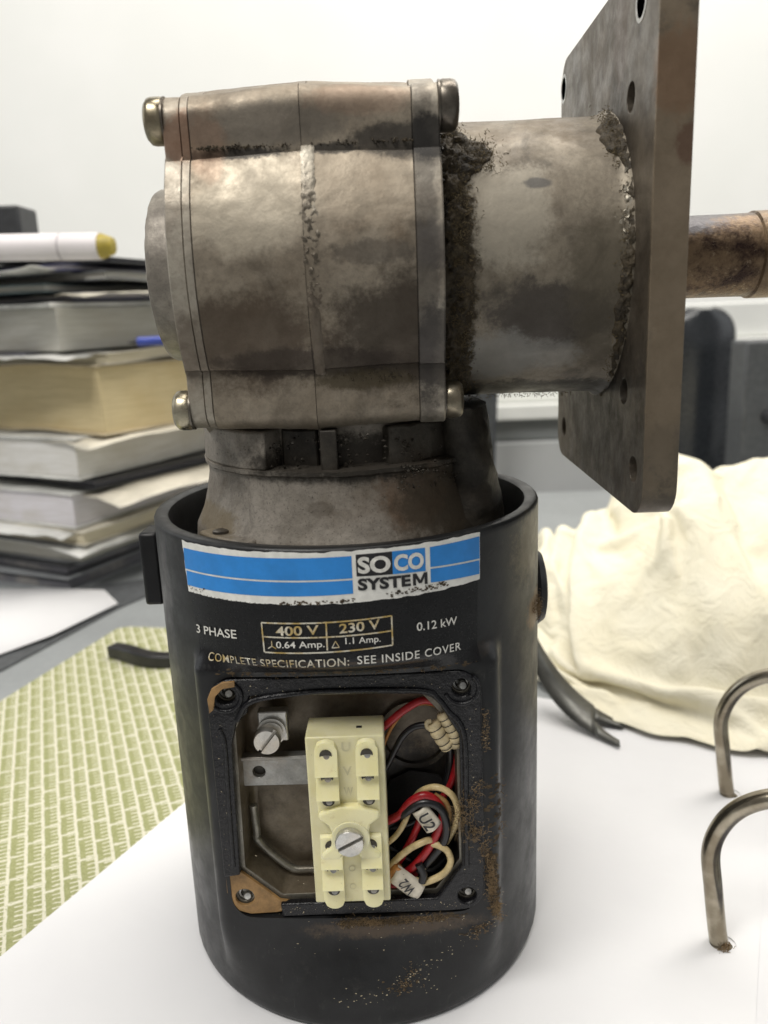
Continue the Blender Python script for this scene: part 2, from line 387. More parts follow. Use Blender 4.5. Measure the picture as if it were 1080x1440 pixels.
def lint(name, spots, mat, parent, rad=.11, label=None):
    """curled hairs round given places: (centre, spread xyz, count, length)"""
    vs = []; fs = []
    for (c, sp, n, ln) in spots:
        for _ in range(n):
            p = Vector(c) + Vector((random.gauss(0, sp[0]), random.gauss(0, sp[1]), random.gauss(0, sp[2])))
            d = Vector((random.gauss(0, 1), random.gauss(0, .5), random.gauss(0, 1))).normalized(); pts = [p]
            L = ln * random.uniform(.3, 1.0)
            for k in range(4):
                d = (d + Vector((random.gauss(0, .7), random.gauss(0, .3), random.gauss(0, .7)))).normalized()
                p = p + d * L / 4; pts.append(p)
            rr = rad * random.uniform(.5, 1.4)
            tube_geo(pts, rr, 3, vs, fs, cap=False)
    return raw(name, vs, fs, mat, parent, 60, label=label, kind='stuff', fix=False)

# ------------------------------------------------------------------ the desk and what lies on it: setting
def desk_mat():
    return simple('grey laminate desk', (.27, .285, .29), .42, 0, .08, .02, ((.8, .08, .15),))
desk = box('desk', -1100, 1100, -700, 668, -26, -1.2, desk_mat(), None, bevel=2)
tag(desk, 'grey laminate desk top under the paper, mat and books', 'desk')
def wall_mat():
    t = NT('white painted wall')
    c = t.mix(t.ramp(t.noise(.004, 3), .35, .65), (.80, .81, .79), (.84, .845, .83))
    return t.out(c, .7, 0, t.bump(t.noise(.25, 4), .06, .5))
wall = box('wall', -2500, 2500, 1150, 1170, -900, 2600, wall_mat(), None, bevel=0); wall['kind'] = 'structure'
flr = box('floor', -2500, 2500, -1800, 1149, -870, -850, simple('grey floor', (.3, .3, .3), .6, 0, .1, .01), None, bevel=0); flr['kind'] = 'structure'
# low partition behind the desk: pale panel, grey channel, white sill
part = thing('desk_partition', 'pale grey panelled partition with a white ledge behind the desk', 'partition', (0, 850, -300))
pm = simple('pale grey panel', (.50, .515, .515), .55, 0, .06, .01); pg = simple('mid grey channel', (.27, .285, .285), .5, 0, .06, .01)
pw = simple('white ledge', (.80, .81, .78), .5, 0, .05, .01)
def pbox(n, *a, bevel=1.5):
    o = box(n, *a, None, bevel=bevel); return o
for n, z0, z1, y0, mt in (('lower_panel', -300, 28, 852, pm), ('channel', 29, 58, 862, pg), ('ledge', 59, 80, 844, pw), ('upper_panel', 81, 145, 862, pw), ('ledge', 146, 156, 850, pw), ('upper_panel', 157, 202, 862, pw)):
    o = box(n, -1400, 1400, y0 - 0, 890, z0, z1, mt, None, bevel=2)
    for v in o.data.vertices: v.co -= Vector((0, 850 * S, -300 * S))
    o.parent = part

# paper sheet (A4, punched) lying under the motor
u = Vector((.43, .903, 0)).normalized(); dv = Vector((.903, -.43, 0)).normalized()
o0 = Vector((-126, -27, 0))
def onsheet(a, b, z=0): p = o0 + dv * a + u * b; return (p.x, p.y, z)
pin = [Vector((120, -31, 0)), Vector((157, 55, 0))]
holes = []
for p in pin:
    q = p - o0; holes.append(circ(q.dot(dv), q.dot(u), 4.3, 20))
def paper_mat():
    t = NT('white copy paper')
    c = t.mix(t.ramp(t.noise(.012, 3), .3, .7), (.70, .70, .715), (.73, .73, .74))
    c = t.mix(t.ramp(t.noise(1.3, 3, .7), .74, .8, 0, .3), c, (.45, .42, .38))
    return t.out(c, .6, 0, t.bump(t.noise(.03, 4, .5), .5, 1.2), .3)
M['paper'] = paper_mat()
sheet = plate('paper_sheet', [(0, -150), (235, -150), (235, 255), (0, 255)], holes, -.35, 0, lambda a, b, d: onsheet(a, b, d), M['paper'])
tag(sheet, 'white punched sheet of paper under the motor and on the ring posts', 'paper')

# ring binder at the right: cover board, under-sheets, two steel ring wires
bd = thing('ring_binder', 'open ring binder with two bright steel wire rings rising through the paper', 'binder', onsheet(250, 60, -1))
def unpar(o, root):
    for v in o.data.vertices: v.co -= root.location
    o.parent = root; return o
def badd(o): return unpar(o, bd)
badd(plate('cover_board', [(215, -160), (262, -160), (262, 265), (215, 265)], [], -1.15, -.8, lambda a, b, d: onsheet(a, b, d), simple('dark blue binder board', (.03, .035, .08), .5)))
for k, e in enumerate((239, 243, 247.5)):
    o = plate('page', [(216, -150 - k), (e, -150 - k), (e, 258 + k), (216, 258 + k)], [], -.77 + (2 - k) * .12, -.70 + (2 - k) * .12, lambda a, b, d: onsheet(a, b, d), M['paper'])
    badd(o)
steel = NT('nickel plated ring wire')
stc = steel.mix(steel.ramp(steel.noise(.12, 5), .35, .7), (.24, .205, .15), (.42, .38, .30))
steel.out(stc, .24, .95, steel.bump(steel.noise(.5, 3), .08, .3)); M['steel'] = steel.m
prof = [(1.5, -3), (-1.2, .3), (-4.1, 21), (-5.4, 34), (-2.9, 44), (2.5, 52), (10.5, 57.3), (20, 59.5), (30, 58), (38, 53.5), (43.5, 46), (46, 36), (46, 20), (45, 2)]
for p in pin:
    pts = [p + dv * a + Vector((0, 0, z)) for a, z in prof]
    badd(tube('ring', pts, 3.05, M['steel'], None, n=20, per=7))
# grit and the crescent of the punched hole beside the near post
ldirt = lint('grit', [((pin[0].x - .5, pin[0].y - 2.6, .8), (1.2, .8, .5), 70, 1.6)], M['fluff'], None, .14)
tag(ldirt, 'brown dirt gathered at the foot of the nearer ring wire', 'dirt'); 

# woven placemat
def mat_mat():
    t = NT('green and cream woven print')
    a = R(22.5)
    x, y, z = t.sep()
    p = t.math('ADD', t.math('MULTIPLY', x, math.cos(a)), t.math('MULTIPLY', y, math.sin(a)))
    q = t.math('SUBTRACT', t.math('MULTIPLY', y, math.cos(a)), t.math('MULTIPLY', x, math.sin(a)))
    wob = t.math('MULTIPLY', t.math('SUBTRACT', t.noise(.22, 3), .5), 1.1)
    pitch = 6.6
    pc = t.math('DIVIDE', t.math('ADD', p, wob), pitch)
    col_id = t.math('FLOOR', pc)
    fx = t.math('FRACT', pc)
    line = t.math('MAXIMUM', t.ramp(fx, .80, .86), t.ramp(fx, .06, .0))     # cream line between columns
    wn = t.n.new('ShaderNodeTexWhiteNoise'); wn.noise_dimensions = '1D'; t.put(col_id, wn.inputs['W'])
    qq = t.math('ADD', t.math('ADD', q, t.math('MULTIPLY', wn.outputs[0], 12)), t.math('MULTIPLY', t.math('SUBTRACT', t.noise(.35, 2), .5), 1.6))
    def bars(per, wdt, lo, hi):
        fr = t.math('FRACT', t.math('DIVIDE', qq, per))
        tri = t.math('ABSOLUTE', t.math('SUBTRACT', fr, .5))
        s_ = t.ramp(tri, wdt + .04, wdt - .02)
        if lo is not None:
            s_ = t.math('MULTIPLY', s_, t.math('MULTIPLY', t.ramp(fx, lo - .03, lo + .03), t.ramp(fx, hi + .03, hi - .03)))
        return s_
    m1 = bars(15.0, .035, None, None)        # long blocks
    m2 = bars(2.7, .12, .38, 1.0)            # comb teeth
    msk = t.math('MAXIMUM', line, t.math('MAXIMUM', m1, m2))
    msk = t.math('MULTIPLY', msk, t.ramp(t.noise(1.2, 3), .28, .42))
    green = t.mix(t.ramp(t.noise(1.5, 3), .3, .7), (.235, .245, .10), (.325, .335, .16))
    cr = t.mix(t.noise(.9, 2), (.64, .62, .50), (.58, .56, .44))
    c = t.mix(msk, green, cr)
    nb = t.bump(msk, .12, .15); nb = t.bump(t.noise(2.5, 2), .3, .25, nb)
    return t.out(c, .7, 0, nb)
matp = [(-262, 40), (-217, 171.4), (-183.6, 281), (-176, 283), (-60, 262), (40, 190), (0, -40), (-250, -60)]
pm_ = plate('placemat', matp, [], -1.15, -.42, lambda a, b, d: (a, b, d), mat_mat())
tag(pm_, 'green and cream woven placemat partly under the white sheet', 'placemat')

# folder and loose sheet at the left, behind the mat
fo = plate('folder', [(-420, 200), (-236, 214), (-196, 322), (-168, 372), (-190, 392), (-420, 300)], [], -1.15, .6, lambda a, b, d: (a, b, d), simple('dark grey folder', (.085, .09, .095), .5), None, .3)
tag(fo, 'dark grey folder lying under a loose white sheet', 'folder')
gx = []
vs, fs = [], []
A = [(-420, 240), (-262, 216), (-222, 262), (-196, 322), (-214, 346), (-262, 362), (-420, 372)]
for (a, b) in A: vs.append((a, b, 1.2 + 2.2 * (a > -230) + 3 * (b > 340)))
vs.append((-320, 300, 3.5)); 
for k in range(len(A)): fs.append((k, (k + 1) % len(A), len(A)))
ls = raw('loose_sheet', vs, fs, M['paper'], None, 80)
so = ls.modifiers.new('s', 'SOLIDIFY'); so.thickness = .35 * S
tag(ls, 'white loose sheet with a bent corner on the dark grey folder', 'paper')
st = thing('black_strap', 'short curved black strap lying on the far end of the placemat', 'strap', (-150, 215, -.4))
def curved_band(name, pts, wz, th, mat, parent=None, per=10, endw=None):
    path = spline(pts, per); vs = []; fs = []
    for i, p in enumerate(path):
        f = i / (len(path) - 1)
        tg = (path[min(i + 1, len(path) - 1)] - path[max(i - 1, 0)]).normalized()
        nrm = Vector((-tg.y, tg.x, 0)).normalized(); h = wz(f) if callable(wz) else wz
        for s_, z in ((-1, 0), (1, 0), (1, 1), (-1, 1)):
            vs.append(p + nrm * th / 2 * s_ + Vector((0, 0, h * z)))
    n = len(path)
    for i in range(n - 1):
        for k in range(4): fs.append((i * 4 + k, i * 4 + (k + 1) % 4, i * 4 + 4 + (k + 1) % 4, i * 4 + 4 + k))
    fs.append((0, 1, 2, 3)); fs.append(tuple((n - 1) * 4 + k for k in range(4)))
    return raw(name, vs, fs, mat, parent, 40)
o = curved_band('band', [(-171, 232, 0), (-161, 226, 0), (-148, 217, 0), (-136, 213, 0), (-120, 213, 0)], lambda f: 9 - 3 * abs(f - .4), 9, simple('black strap', (.02, .02, .023), .32), None)
bev(o, 2.2, 3); unpar(o, st)

# ------------------------------------------------------------------ stack of books
bk_rot = R(26)
rd = Vector((math.sin(bk_rot), math.cos(bk_rot), 0)); ld = Vector((-math.cos(bk_rot), math.sin(bk_rot), 0))
def pages_mat(name, col, edge=(.5, .47, .4)):
    t = NT(name)
    x, y, z = t.sep()
    wob = t.math('MULTIPLY', t.noise(.012, 3), 9)
    v = t.n.new('ShaderNodeCombineXYZ'); t.put(t.math('MULTIPLY', x, .02), v.inputs[0]); t.put(t.math('MULTIPLY', y, .02), v.inputs[1]); t.put(t.math('ADD', z, wob), v.inputs[2])
    ln = t.noise(.9, 4, .8, vec=v.outputs[0])
    c = t.mix(t.ramp(ln, .42, .66, 0, .75), col, tuple(a * b for a, b in zip(col, (.72, .7, .64))))
    c = t.mix(t.ramp(t.noise(.02, 5), .5, .75, 0, .5), c, edge)
    return t.out(c, .75, 0, t.bump(ln, .5, 1.0))
PGS = dict(grey=pages_mat('greyish page edges', (.56, .55, .50)), cream=pages_mat('cream page edges', (.66, .60, .45)),
           tan=pages_mat('yellowed page edges', (.64, .53, .31), (.55, .42, .2)), white=pages_mat('white page edges', (.70, .69, .67)),
           lilac=pages_mat('cool white page edges', (.68, .66, .70)), dark=pages_mat('dark page edges', (.14, .14, .16)))
def cov(name, c, rg=.4): return simple(name, c, rg, 0, .25, .03)
BS = 'books and papers stacked on the desk'
def slab(name, cx, cy, rot, L, W, z0, z1, mat, wave=0.0, parent=None, seed=0, chamf=.6):
    r_ = Vector((math.sin(rot), math.cos(rot), 0)); l_ = Vector((-math.cos(rot), math.sin(rot), 0)); n = 22; vs = []; fs = []
    c = Vector((cx, cy, 0)); rings = []
    per = [(i / n * L, 0) for i in range(n)] + [(L, j / n * W) for j in range(n)] + [(L - i / n * L, W) for i in range(n)] + [(0, W - j / n * W) for j in range(n)]
    N = len(per)
    for lev, z in ((0, z0), (1, z1)):
        for a, b in per:
            p = c + r_ * a + l_ * b
            dz = wave * noise.noise(Vector((p.x * .012 + seed * 3.1, p.y * .012, seed)))
            dd = noise.noise(Vector((p.x * .03, p.y * .03, seed * 2.7 + lev * .4))) * wave * .5
            vs.append((p.x + dd, p.y + dd, z + dz))
    for k in range(N): fs.append((k, (k + 1) % N, N + (k + 1) % N, N + k))
    cb = c + r_ * L / 2 + l_ * W / 2
    vs.append((cb.x, cb.y, z0)); vs.append((cb.x, cb.y, z1))
    for k in range(N): fs.append((k, (k + 1) % N, 2 * N)); fs.append((N + k, N + (k + 1) % N, 2 * N + 1))
    o = raw(name, vs, fs, mat, None, 50); bev(o, chamf, 2, 50)
    if parent is not None: unpar(o, parent)
    return o
def book(px_x, cy, z0, z1, pg, cover, label, rot=26, ct=1.6, L=330, W=230, wave=2, seed=0, over=3, name='book'):
    rt = R(rot); b = thing(name, label, 'book', (px_x, cy, z0), BS)
    r_ = Vector((math.sin(rt), math.cos(rt), 0)); l_ = Vector((-math.cos(rt), math.sin(rt), 0))
    c = Vector((px_x, cy, 0))
    if cover is not None:
        slab('cover', c.x, c.y, rt, L, W, z0, z0 + ct, cover, wave, b, seed)
        slab('cover', c.x, c.y, rt, L, W, z1 - ct, z1, cover, wave, b, seed)
        q = c + (r_ + l_) * over
        slab('page_block', q.x, q.y, rt, L - 2 * over, W - 2 * over, z0 + ct + .02, z1 - ct - .02, pg, wave, b, seed)
    else:
        slab('page_block', c.x, c.y, rt, L, W, z0, z1, pg, wave, b, seed)
    return b
white_c = cov('white glossy cover', (.70, .70, .67)); black_c = cov('black cover', (.025, .026, .03), .35); grey_c = cov('grey cover', (.22, .23, .24))
tan_c = cov('tan card cover', (.55, .47, .32)); cream_c = cov('cream card cover', (.66, .62, .52)); teal_c = cov('grey teal cover', (.16, .22, .24)); navy_c = cov('navy cover', (.03, .035, .11), .35)
book(-248, 362, -1.1, 12, PGS['dark'], grey_c, 'thin dark grey binder at the very bottom of the book stack', 24, 2, seed=1, wave=0.2)
book(-250, 366, 12.6, 21, PGS['dark'], black_c, 'black covered notebook just above the lowest binder of the stack', 28, 1.4, seed=2, wave=.5)
book(-238, 368, 21.6, 37, PGS['grey'], grey_c, 'thin grey paged book above the black notebook', 25, 1.2, seed=3, wave=1)
book(-232, 364, 37.6, 49, PGS['cream'], cream_c, 'thin cream booklet with curled edges under the cool white book', 27, 1.0, seed=4, wave=1.5)
book(-240, 370, 50.5, 79, PGS['lilac'], white_c, 'thick cool white book low in the stack under the black folder', 26, 1.2, seed=5, wave=1.5)
book(-222, 374, 80.5, 88, PGS['dark'], black_c, 'black folder sandwiched between two thick white books', 33, 2, seed=6, wave=1)
book(-231, 368, 89.5, 123, PGS['white'], white_c, 'thick white book directly below the big yellowed one', 27, 1.8, seed=7, wave=1.5)
book(-208, 372, 124.5, 179, PGS['tan'], tan_c, 'thickest book of the stack with yellowed page edges', 29, 1.6, seed=8, wave=3)
book(-200, 374, 180, 188.5, PGS['cream'], cream_c, 'thin cream magazine with wavy edges on the yellowed book', 25, .8, seed=9, wave=3)
book(-233, 370, 190, 222, PGS['grey'], None, 'grey paged book with a white cover lying open near the top', 30, 1, seed=10, wave=1)
oc = slab('cover', -236, 367, R(30), 336, 236, 222.3, 226, white_c, 1, None, 10)
book(-262, 372, 186.6, 189.8, PGS['dark'], None, 'thin dark sheet of card under the grey paged book', 30, 1, seed=11, wave=.2)
book(-214, 376, 227.5, 233, PGS['lilac'], navy_c, 'thin navy brochure resting on the open white cover', 38, .8, seed=12, wave=1, L=300)
book(-240, 372, 234, 240, PGS['grey'], teal_c, 'grey teal brochure under the creased grey papers', 20, .8, seed=13, wave=2, L=320)
book(-196, 378, 240.8, 247, PGS['grey'], grey_c, 'creased grey papers near the top of the stack', 32, .7, seed=14, wave=2.5, L=300)
book(-225, 374, 248, 253, PGS['lilac'], navy_c, 'dark blue pamphlet below the rolled paper', 26, .8, seed=15, wave=2, L=300)
book(-190, 376, 253.6, 257.5, PGS['dark'], black_c, 'black topmost brochure carrying the rolled paper', 24, .8, seed=16, wave=1.5, L=280)
for o in D.objects:
    if o.name.startswith('book') and 'lying open' in o.get('label', ''):
        for v in oc.data.vertices: v.co -= o.location
        oc.parent = o
def loose(px, cy, z, rt, L, W, mat, label, lift, seed):
    r_ = Vector((math.sin(R(rt)), math.cos(R(rt)), 0)); l_ = Vector((-math.cos(R(rt)), math.sin(R(rt)), 0)); vs = []; fs = []; n = 26
    for i in range(n + 1):
        for j in range(n + 1):
            a, b = i / n, j / n; p = Vector((px, cy, z)) + r_ * L * a + l_ * W * b
            e = max(0, 1 - a * 7) + max(0, 1 - b * 7)
            p.z += lift * e + .6 * noise.noise(Vector((p.x * .03, p.y * .03, seed))) + 1.5 * e * noise.noise(Vector((p.x * .06, p.y * .06, seed + 4)))
            p += (r_ + l_) * 2.5 * noise.noise(Vector((a * 4, b * 4, seed))) * (e > 0)
            vs.append(p)
    for i in range(n):
        for j in range(n): a = i * (n + 1) + j; fs.append((a, a + 1, a + n + 2, a + n + 1))
    o = raw('loose_sheet', vs, fs, mat, None, 80); q = o.modifiers.new('s', 'SOLIDIFY'); q.thickness = .5 * S
    tag(o, label, 'paper', BS)
loose(-196, 352, 80.0, 38, 300, 200, cream_c, 'cream sheet curling out of the stack above the cool white book', -4.5, 21)
loose(-246, 356, 49.8, 20, 300, 200, white_c, 'white sheet sticking out under the cool white book', -1.5, 22)
loose(-214, 352, 123.8, 35, 300, 210, cream_c, 'cream sheet with a drooping corner under the yellowed book', -3.5, 23)
loose(-222, 350, 189.2, 17, 300, 200, white_c, 'white sheet curling up on the thin cream magazine', -2.5, 24)
loose(-206, 356, 233.6, 41, 280, 200, cream_c, 'cream leaflet poking out above the navy brochure', -2.0, 25)
loose(-240, 352, 247.4, 15, 280, 200, white_c, 'white leaflet poking out above the creased grey papers', 2.0, 26)
loose(-232, 352, 37.4, 33, 300, 200, white_c, 'white sheet hanging out above the thin grey book', -2.5, 27)
# rolled paper tube with a yellow end
rl = thing('rolled_paper', 'rolled white paper with a yellow inner end on top of the stack', 'paper roll', (-330, 340, 257))
ax = Vector((1, -.08, -.03)).normalized(); st0 = Vector((-420, 345, 268))
def radd(o): return unpar(o, rl)
radd(lathe('roll', st0, ax, [(0, 8.8), (0, 9), (215, 9), (242, 9), (242, 8.2), (230, 8.0)], simple('white rolled sheet', (.76, .72, .73), .5, 0, .06, .03), None, 36))
radd(lathe('end_band', st0 + ax * 240, ax + Vector((.0, 0, 0)), [(0, 8.3), (4, 8.2), (11, 5.5), (12.5, 1.5)], simple('yellow inner sheet', (.42, .33, .05), .5), None, 24))
radd(lathe('print_band', st0 + ax * 214, ax, [(0, 9.04), (0, 9.08), (1.4, 9.08), (1.4, 9.04)], simple('grey band', (.5, .46, .48), .5), None, 36))
bx_ = box('black_box', -420, -261, 395, 430, 258, 301, simple('matt black plastic', (.03, .032, .035), .45), None, bevel=2)
tag(bx_, 'black box standing behind the rolled paper on the stack', 'box')
for v in bx_.data.vertices:
    if v.co.x > -300 * S and v.co.z > 290 * S: v.co.z -= 2 * S
pn = thing('blue_pen', 'blue capped pen poking out between the books', 'pen', (-170, 372, 192))
o = lathe('barrel', (-166, 341, 195.5), (.95, .3, 0), [(0, 2.5), (1, 3.3), (40, 3.3), (41, 2.5)], simple('blue plastic', (.05, .08, .38), .3), None, 20); unpar(o, pn)
o = lathe('tip', (-172, 339, 195.5), (.95, .3, 0), [(0, .5), (6, 2.2)], simple('black plastic', (.02, .02, .02), .3), None, 16); unpar(o, pn)

# ------------------------------------------------------------------ things beyond the desk, right
ch = thing('office_chair', 'glossy black rounded chair back behind the desk', 'chair', (398, 760, -860))
blk = simple('glossy black moulded chair', (.022, .025, .029), .27, 0, .2, .02, ((.05, .1, .6),))
def cadd(o): return unpar(o, ch)
vs = []; fs = []; NX, NZ = 18, 26
for j in range(NZ + 1):
    z = 196 - 256 * (1 - j / NZ) ** 2.2
    top = max(0., (z - 158) / 38); hw = max(12, 39 * max(0.0, 1 - top ** 2.8) ** (1 / 2.4))
    for i in range(NX + 1):
        s_ = -1 + 2 * i / NX
        x = 391 + s_ * hw; y = 752 - 16 * math.cos(s_ * 1.45) * (1 - .3 * top)
        vs.append((x, y, z))
for j in range(NZ):
    for i in range(NX): a = j * (NX + 1) + i; fs.append((a, a + 1, a + NX + 2, a + NX + 1))
o = raw('backrest', vs, fs, blk, None, 80); s_ = o.modifiers.new('s', 'SOLIDIFY'); s_.thickness = 9 * S; s_.offset = 0; cadd(o)
cadd(box('frame', 431, 440, 756, 768, -850, 150, simple('dark grey post', (.12, .12, .125), .4), None, bevel=2))
cadd(box('frame', 345, 352, 770, 782, -850, 100, simple('dark grey post', (.12, .12, .125), .4), None, bevel=2))
cadd(box('seat', 335, 445, 640 + 120, 800, -420, -380, blk, None, bevel=8))
ch2 = thing('second_chair', 'dark chair edge seen under the output tube', 'chair', (125, 800, -860))
vs = [(98, 760, 0 - 100), (140, 760, -100), (150, 760, 130), (106, 760, 130), (98, 775, -100), (140, 775, -100), (150, 775, 130), (106, 775, 130)]
o = raw('backrest', vs, [(0, 1, 2, 3), (7, 6, 5, 4), (0, 4, 5, 1), (1, 5, 6, 2), (2, 6, 7, 3), (3, 7, 4, 0)], simple('slate chair shell', (.05, .055, .062), .35), None); bev(o, 4, 3); unpar(o, ch2)
o = box('leg', 116, 124, 776, 786, -860, 60, simple('dark grey post', (.12, .12, .125), .4), None, bevel=2); unpar(o, ch2)
ch2.name = 'office_chair'
cs = thing('equipment_case', 'dark grey case with a round knob at the right edge', 'case', (430, 600, -1.2))
cgm = simple('dark grey case', (.075, .08, .085), .45)
o = box('case_body', 383, 520, 600, 640, -1.2, 165, cgm, None, bevel=3); unpar(o, cs)
o = lathe('knob', (410, 600, 86), (0, -1, 0), [(0, 7), (6, 7), (9, 5), (9.5, 0)], black_c, None, 24); unpar(o, cs)

# ------------------------------------------------------------------ cloth
def sst_(t): t = max(0., min(1., t)); return t * t * (3 - 2 * t)
def cloth():
    N, MM = 116, 100
    x0, x1, y0, y1 = 60, 430, 84, 400
    def lerp(T, x):
        for i in range(len(T) - 1):
            if T[i][0] <= x <= T[i + 1][0]:
                f = (x - T[i][0]) / (T[i + 1][0] - T[i][0]); f = f * f * (3 - 2 * f); return T[i][1] * (1 - f) + T[i + 1][1] * f
        return T[-1][1]
    front = [(50, 330), (92, 262), (108, 212), (122, 168), (146, 140), (168, 128), (190, 120), (240, 113), (430, 110)]
    crest = [(50, 20), (96, 42), (128, 57), (155, 68), (174, 84), (192, 112), (208, 113), (222, 105), (242, 111), (300, 108), (430, 88)]
    def hgt(x, y):
        d = y - lerp(front, x)
        if d <= 0: return 0.0
        g = 1 - math.exp(-(d / 60.0) ** 1.2); wp = noise.noise(Vector((x * .012, y * .012, 3))) * 22
        h = lerp(crest, x + wp) * g * sst_((y1 - y) / 120)
        h *= 1 + .22 * noise.noise(Vector((x * .018, y * .022, 6)))
        for (cx, cy, rx, ry, dp) in ((240, 180, 18, 12, 34), (205, 235, 26, 12, 14)):
            h -= dp * math.exp(-((x - cx) / rx) ** 2 - ((y - cy) / ry) ** 2)
        return max(0, h)
    K = .02                                  # simulated at 1 unit = 50 of ours, then scaled down
    def grid(nx, ny, fn, xa=x0, xb=x1, ya=None, yb=y1):
        vs = []; fs = []
        for j in range(ny + 1):
            for i in range(nx + 1):
                x = xa + (xb - xa) * i / nx; yf = (lerp(front, x) + 1) if ya is None else ya; y = yf + (yb - yf) * j / ny
                vs.append(fn(x, y))
        for j in range(ny):
            for i in range(nx): a = j * (nx + 1) + i; fs.append((a, a + 1, a + nx + 2, a + nx + 1))
        return vs, fs
    def mk(nm, vs, fs):
        me = D.meshes.new(nm); me.from_pydata([(v[0] * K, v[1] * K, v[2] * K) for v in vs], [], fs); me.update()
        o = D.objects.new(nm, me); sc.collection.objects.link(o); return o
    form = mk('form', *grid(70, 60, lambda x, y: (x, y, hgt(x, y) * .93 - .5 if hgt(x, y) > 0 else -.5), 20, 470, 40, 470))
    form.modifiers.new('c', 'COLLISION'); form.collision.thickness_outer = .03; form.collision.cloth_friction = 25; form.collision.damping = .6
    cl_ = mk('sheet', *grid(N, MM, lambda x, y: (x + 1.2 * noise.noise(Vector((x * .05, y * .05, 1))), y + 1.2 * noise.noise(Vector((x * .05, y * .05, 5))), hgt(x, y) + 3.2 + 2.6 * noise.noise(Vector((x * .032, y * .045, 9))) + 1.4 * noise.noise(Vector((x * .09, y * .09, 2))))))
    md = cl_.modifiers.new('cloth', 'CLOTH'); cs = md.settings
    cs.quality = 5; cs.mass = .5; cs.tension_stiffness = 22; cs.compression_stiffness = 22; cs.shear_stiffness = 8; cs.bending_stiffness = CLOTH_BEND; cs.air_damping = 1.5
    cs.shrink_min = -CLOTH_GROW
    md.collision_settings.distance_min = .02; md.collision_settings.use_self_collision = True; md.collision_settings.self_distance_min = .025; md.collision_settings.collision_quality = 2
    md.point_cache.frame_start = 1; md.point_cache.frame_end = 60
    for f in range(1, CLOTH_FRAMES): sc.frame_set(f)
    dg = bpy.context.evaluated_depsgraph_get(); me = D.meshes.new_from_object(cl_.evaluated_get(dg))
    D.objects.remove(cl_); D.objects.remove(form); sc.frame_set(1)
    for v in me.vertices:
        v.co = v.co / K * S
        if v.co.z < .6 * S: v.co.z = .6 * S
    me.name = 'crumpled_cloth'; me.materials.clear()
    t = NT('cream cotton cloth')
    c = t.mix(t.ramp(t.noise(.03, 4), .35, .7), (.83, .79, .64), (.80, .75, .58))
    c = t.mix(t.ramp(t.noise(.2, 6, .7), .62, .74, 0, .12), c, (.55, .48, .27))
    nb = t.bump(t.noise(.055, 6, .6, dist=1.2), .55, 5.0); nb = t.bump(t.noise(.4, 5, .6), .3, .9, nb); nb = t.bump(t.noise(1.6, 2), .4, .5, nb)
    t.out(c, .9, 0, nb, .15)
    o = link('crumpled_cloth', me, t.m, None, 180)
    q = o.modifiers.new('t', 'SOLIDIFY'); q.thickness = .9 * S; q.offset = 1
    q = o.modifiers.new('s', 'SUBSURF'); q.levels = 1; q.render_levels = 1
    tag(o, 'crumpled cream cotton cloth heaped behind the flange', 'cloth')
CLOTH_BEND = .3; CLOTH_GROW = .22; CLOTH_FRAMES = 47
cloth()

# forked steel strip leaning beside the motor
fk = thing('forked_strip', 'dark steel strip with a notched forked end beside the motor', 'strip', (108, 150, 0))
def strip_pt(t, s_):        # t along, s across
    a = Vector((80, 152, 52)); b = Vector((87, 143, 22)); c = Vector((101, 128, 3.5)); d = Vector((122.5, 107, 2.0))
    p = a * (1 - t) ** 3 + b * 3 * t * (1 - t) ** 2 + c * 3 * t * t * (1 - t) + d * t ** 3
    w_ = Vector((.15 + .05 * t, .35 + .65 * t, .9 * (1 - t) + .04)).normalized() * (7.4 + 4.6 * t)
    return p + w_ * s_
vs = []; fs = []; n = 22
for i in range(n + 1):
    t = .84 * i / n
    for s_ in (-1, -.05, .05, 1): vs.append(strip_pt(t, s_))
for i in range(n):
    for k in range(3): a = i * 4 + k; fs.append((a, a + 1, a + 5, a + 4))
for sg in (-1, 1):
    b0 = len(vs); ln_ = 1.04 if sg > 0 else 1.0
    for i in range(7):
        f = i / 6; t = .84 + (ln_ - .84) * f
        vs.append(strip_pt(t, sg * (.05 + .62 * f ** .8))); vs.append(strip_pt(t, sg * (1.0 + .08 * f)))
    for i in range(6): a = b0 + i * 2; fs.append((a, a + 1, a + 3, a + 2))
o = raw('blade', vs, fs, simple('dark spring steel', (.10, .10, .09), .38, .5, .35, .05), None, 60); s_ = o.modifiers.new('s', 'SOLIDIFY'); s_.thickness = .8 * S; unpar(o, fk)

# ================================================================== THE GEARED MOTOR
gm = thing('geared_motor', 'grimy black electric motor with worm gearbox, square flange and open terminal box', 'motor')
RC, HC = 62.0, 151.7
YP = 53.8
def sst(a, b, x):
    t = max(0, min(1, (x - a) / (b - a))); return t * t * (3 - 2 * t)
def rsurf(th, z):
    if abs(th) > 1.2: return RC
    xp = YP * math.tan(th)
    wgt = (1 - sst(40.5, 56, abs(xp))) * (1 - sst(113.0, 119.5, z)) * sst(4, 31, z)
    yp = YP - .0014 * xp * xp
    return RC * (1 - wgt) + (yp / math.cos(th)) * wgt
def cyl(s, z, off=0.0):
    th = s / RC; r = rsurf(th, z) + off
    return (r * math.sin(th), -r * math.cos(th), z)
OPEN = rrect(-39.8, 38.6, 33.6, 112.6, 7, 8)
def inside(pts, x, z):
    c = False; n = len(pts); j = n - 1
    for i in range(n):
        if (pts[i][1] > z) != (pts[j][1] > z) and x < (pts[j][0] - pts[i][0]) * (z - pts[i][1]) / (pts[j][1] - pts[i][1]) + pts[i][0]: c = not c
        j = i
    return c
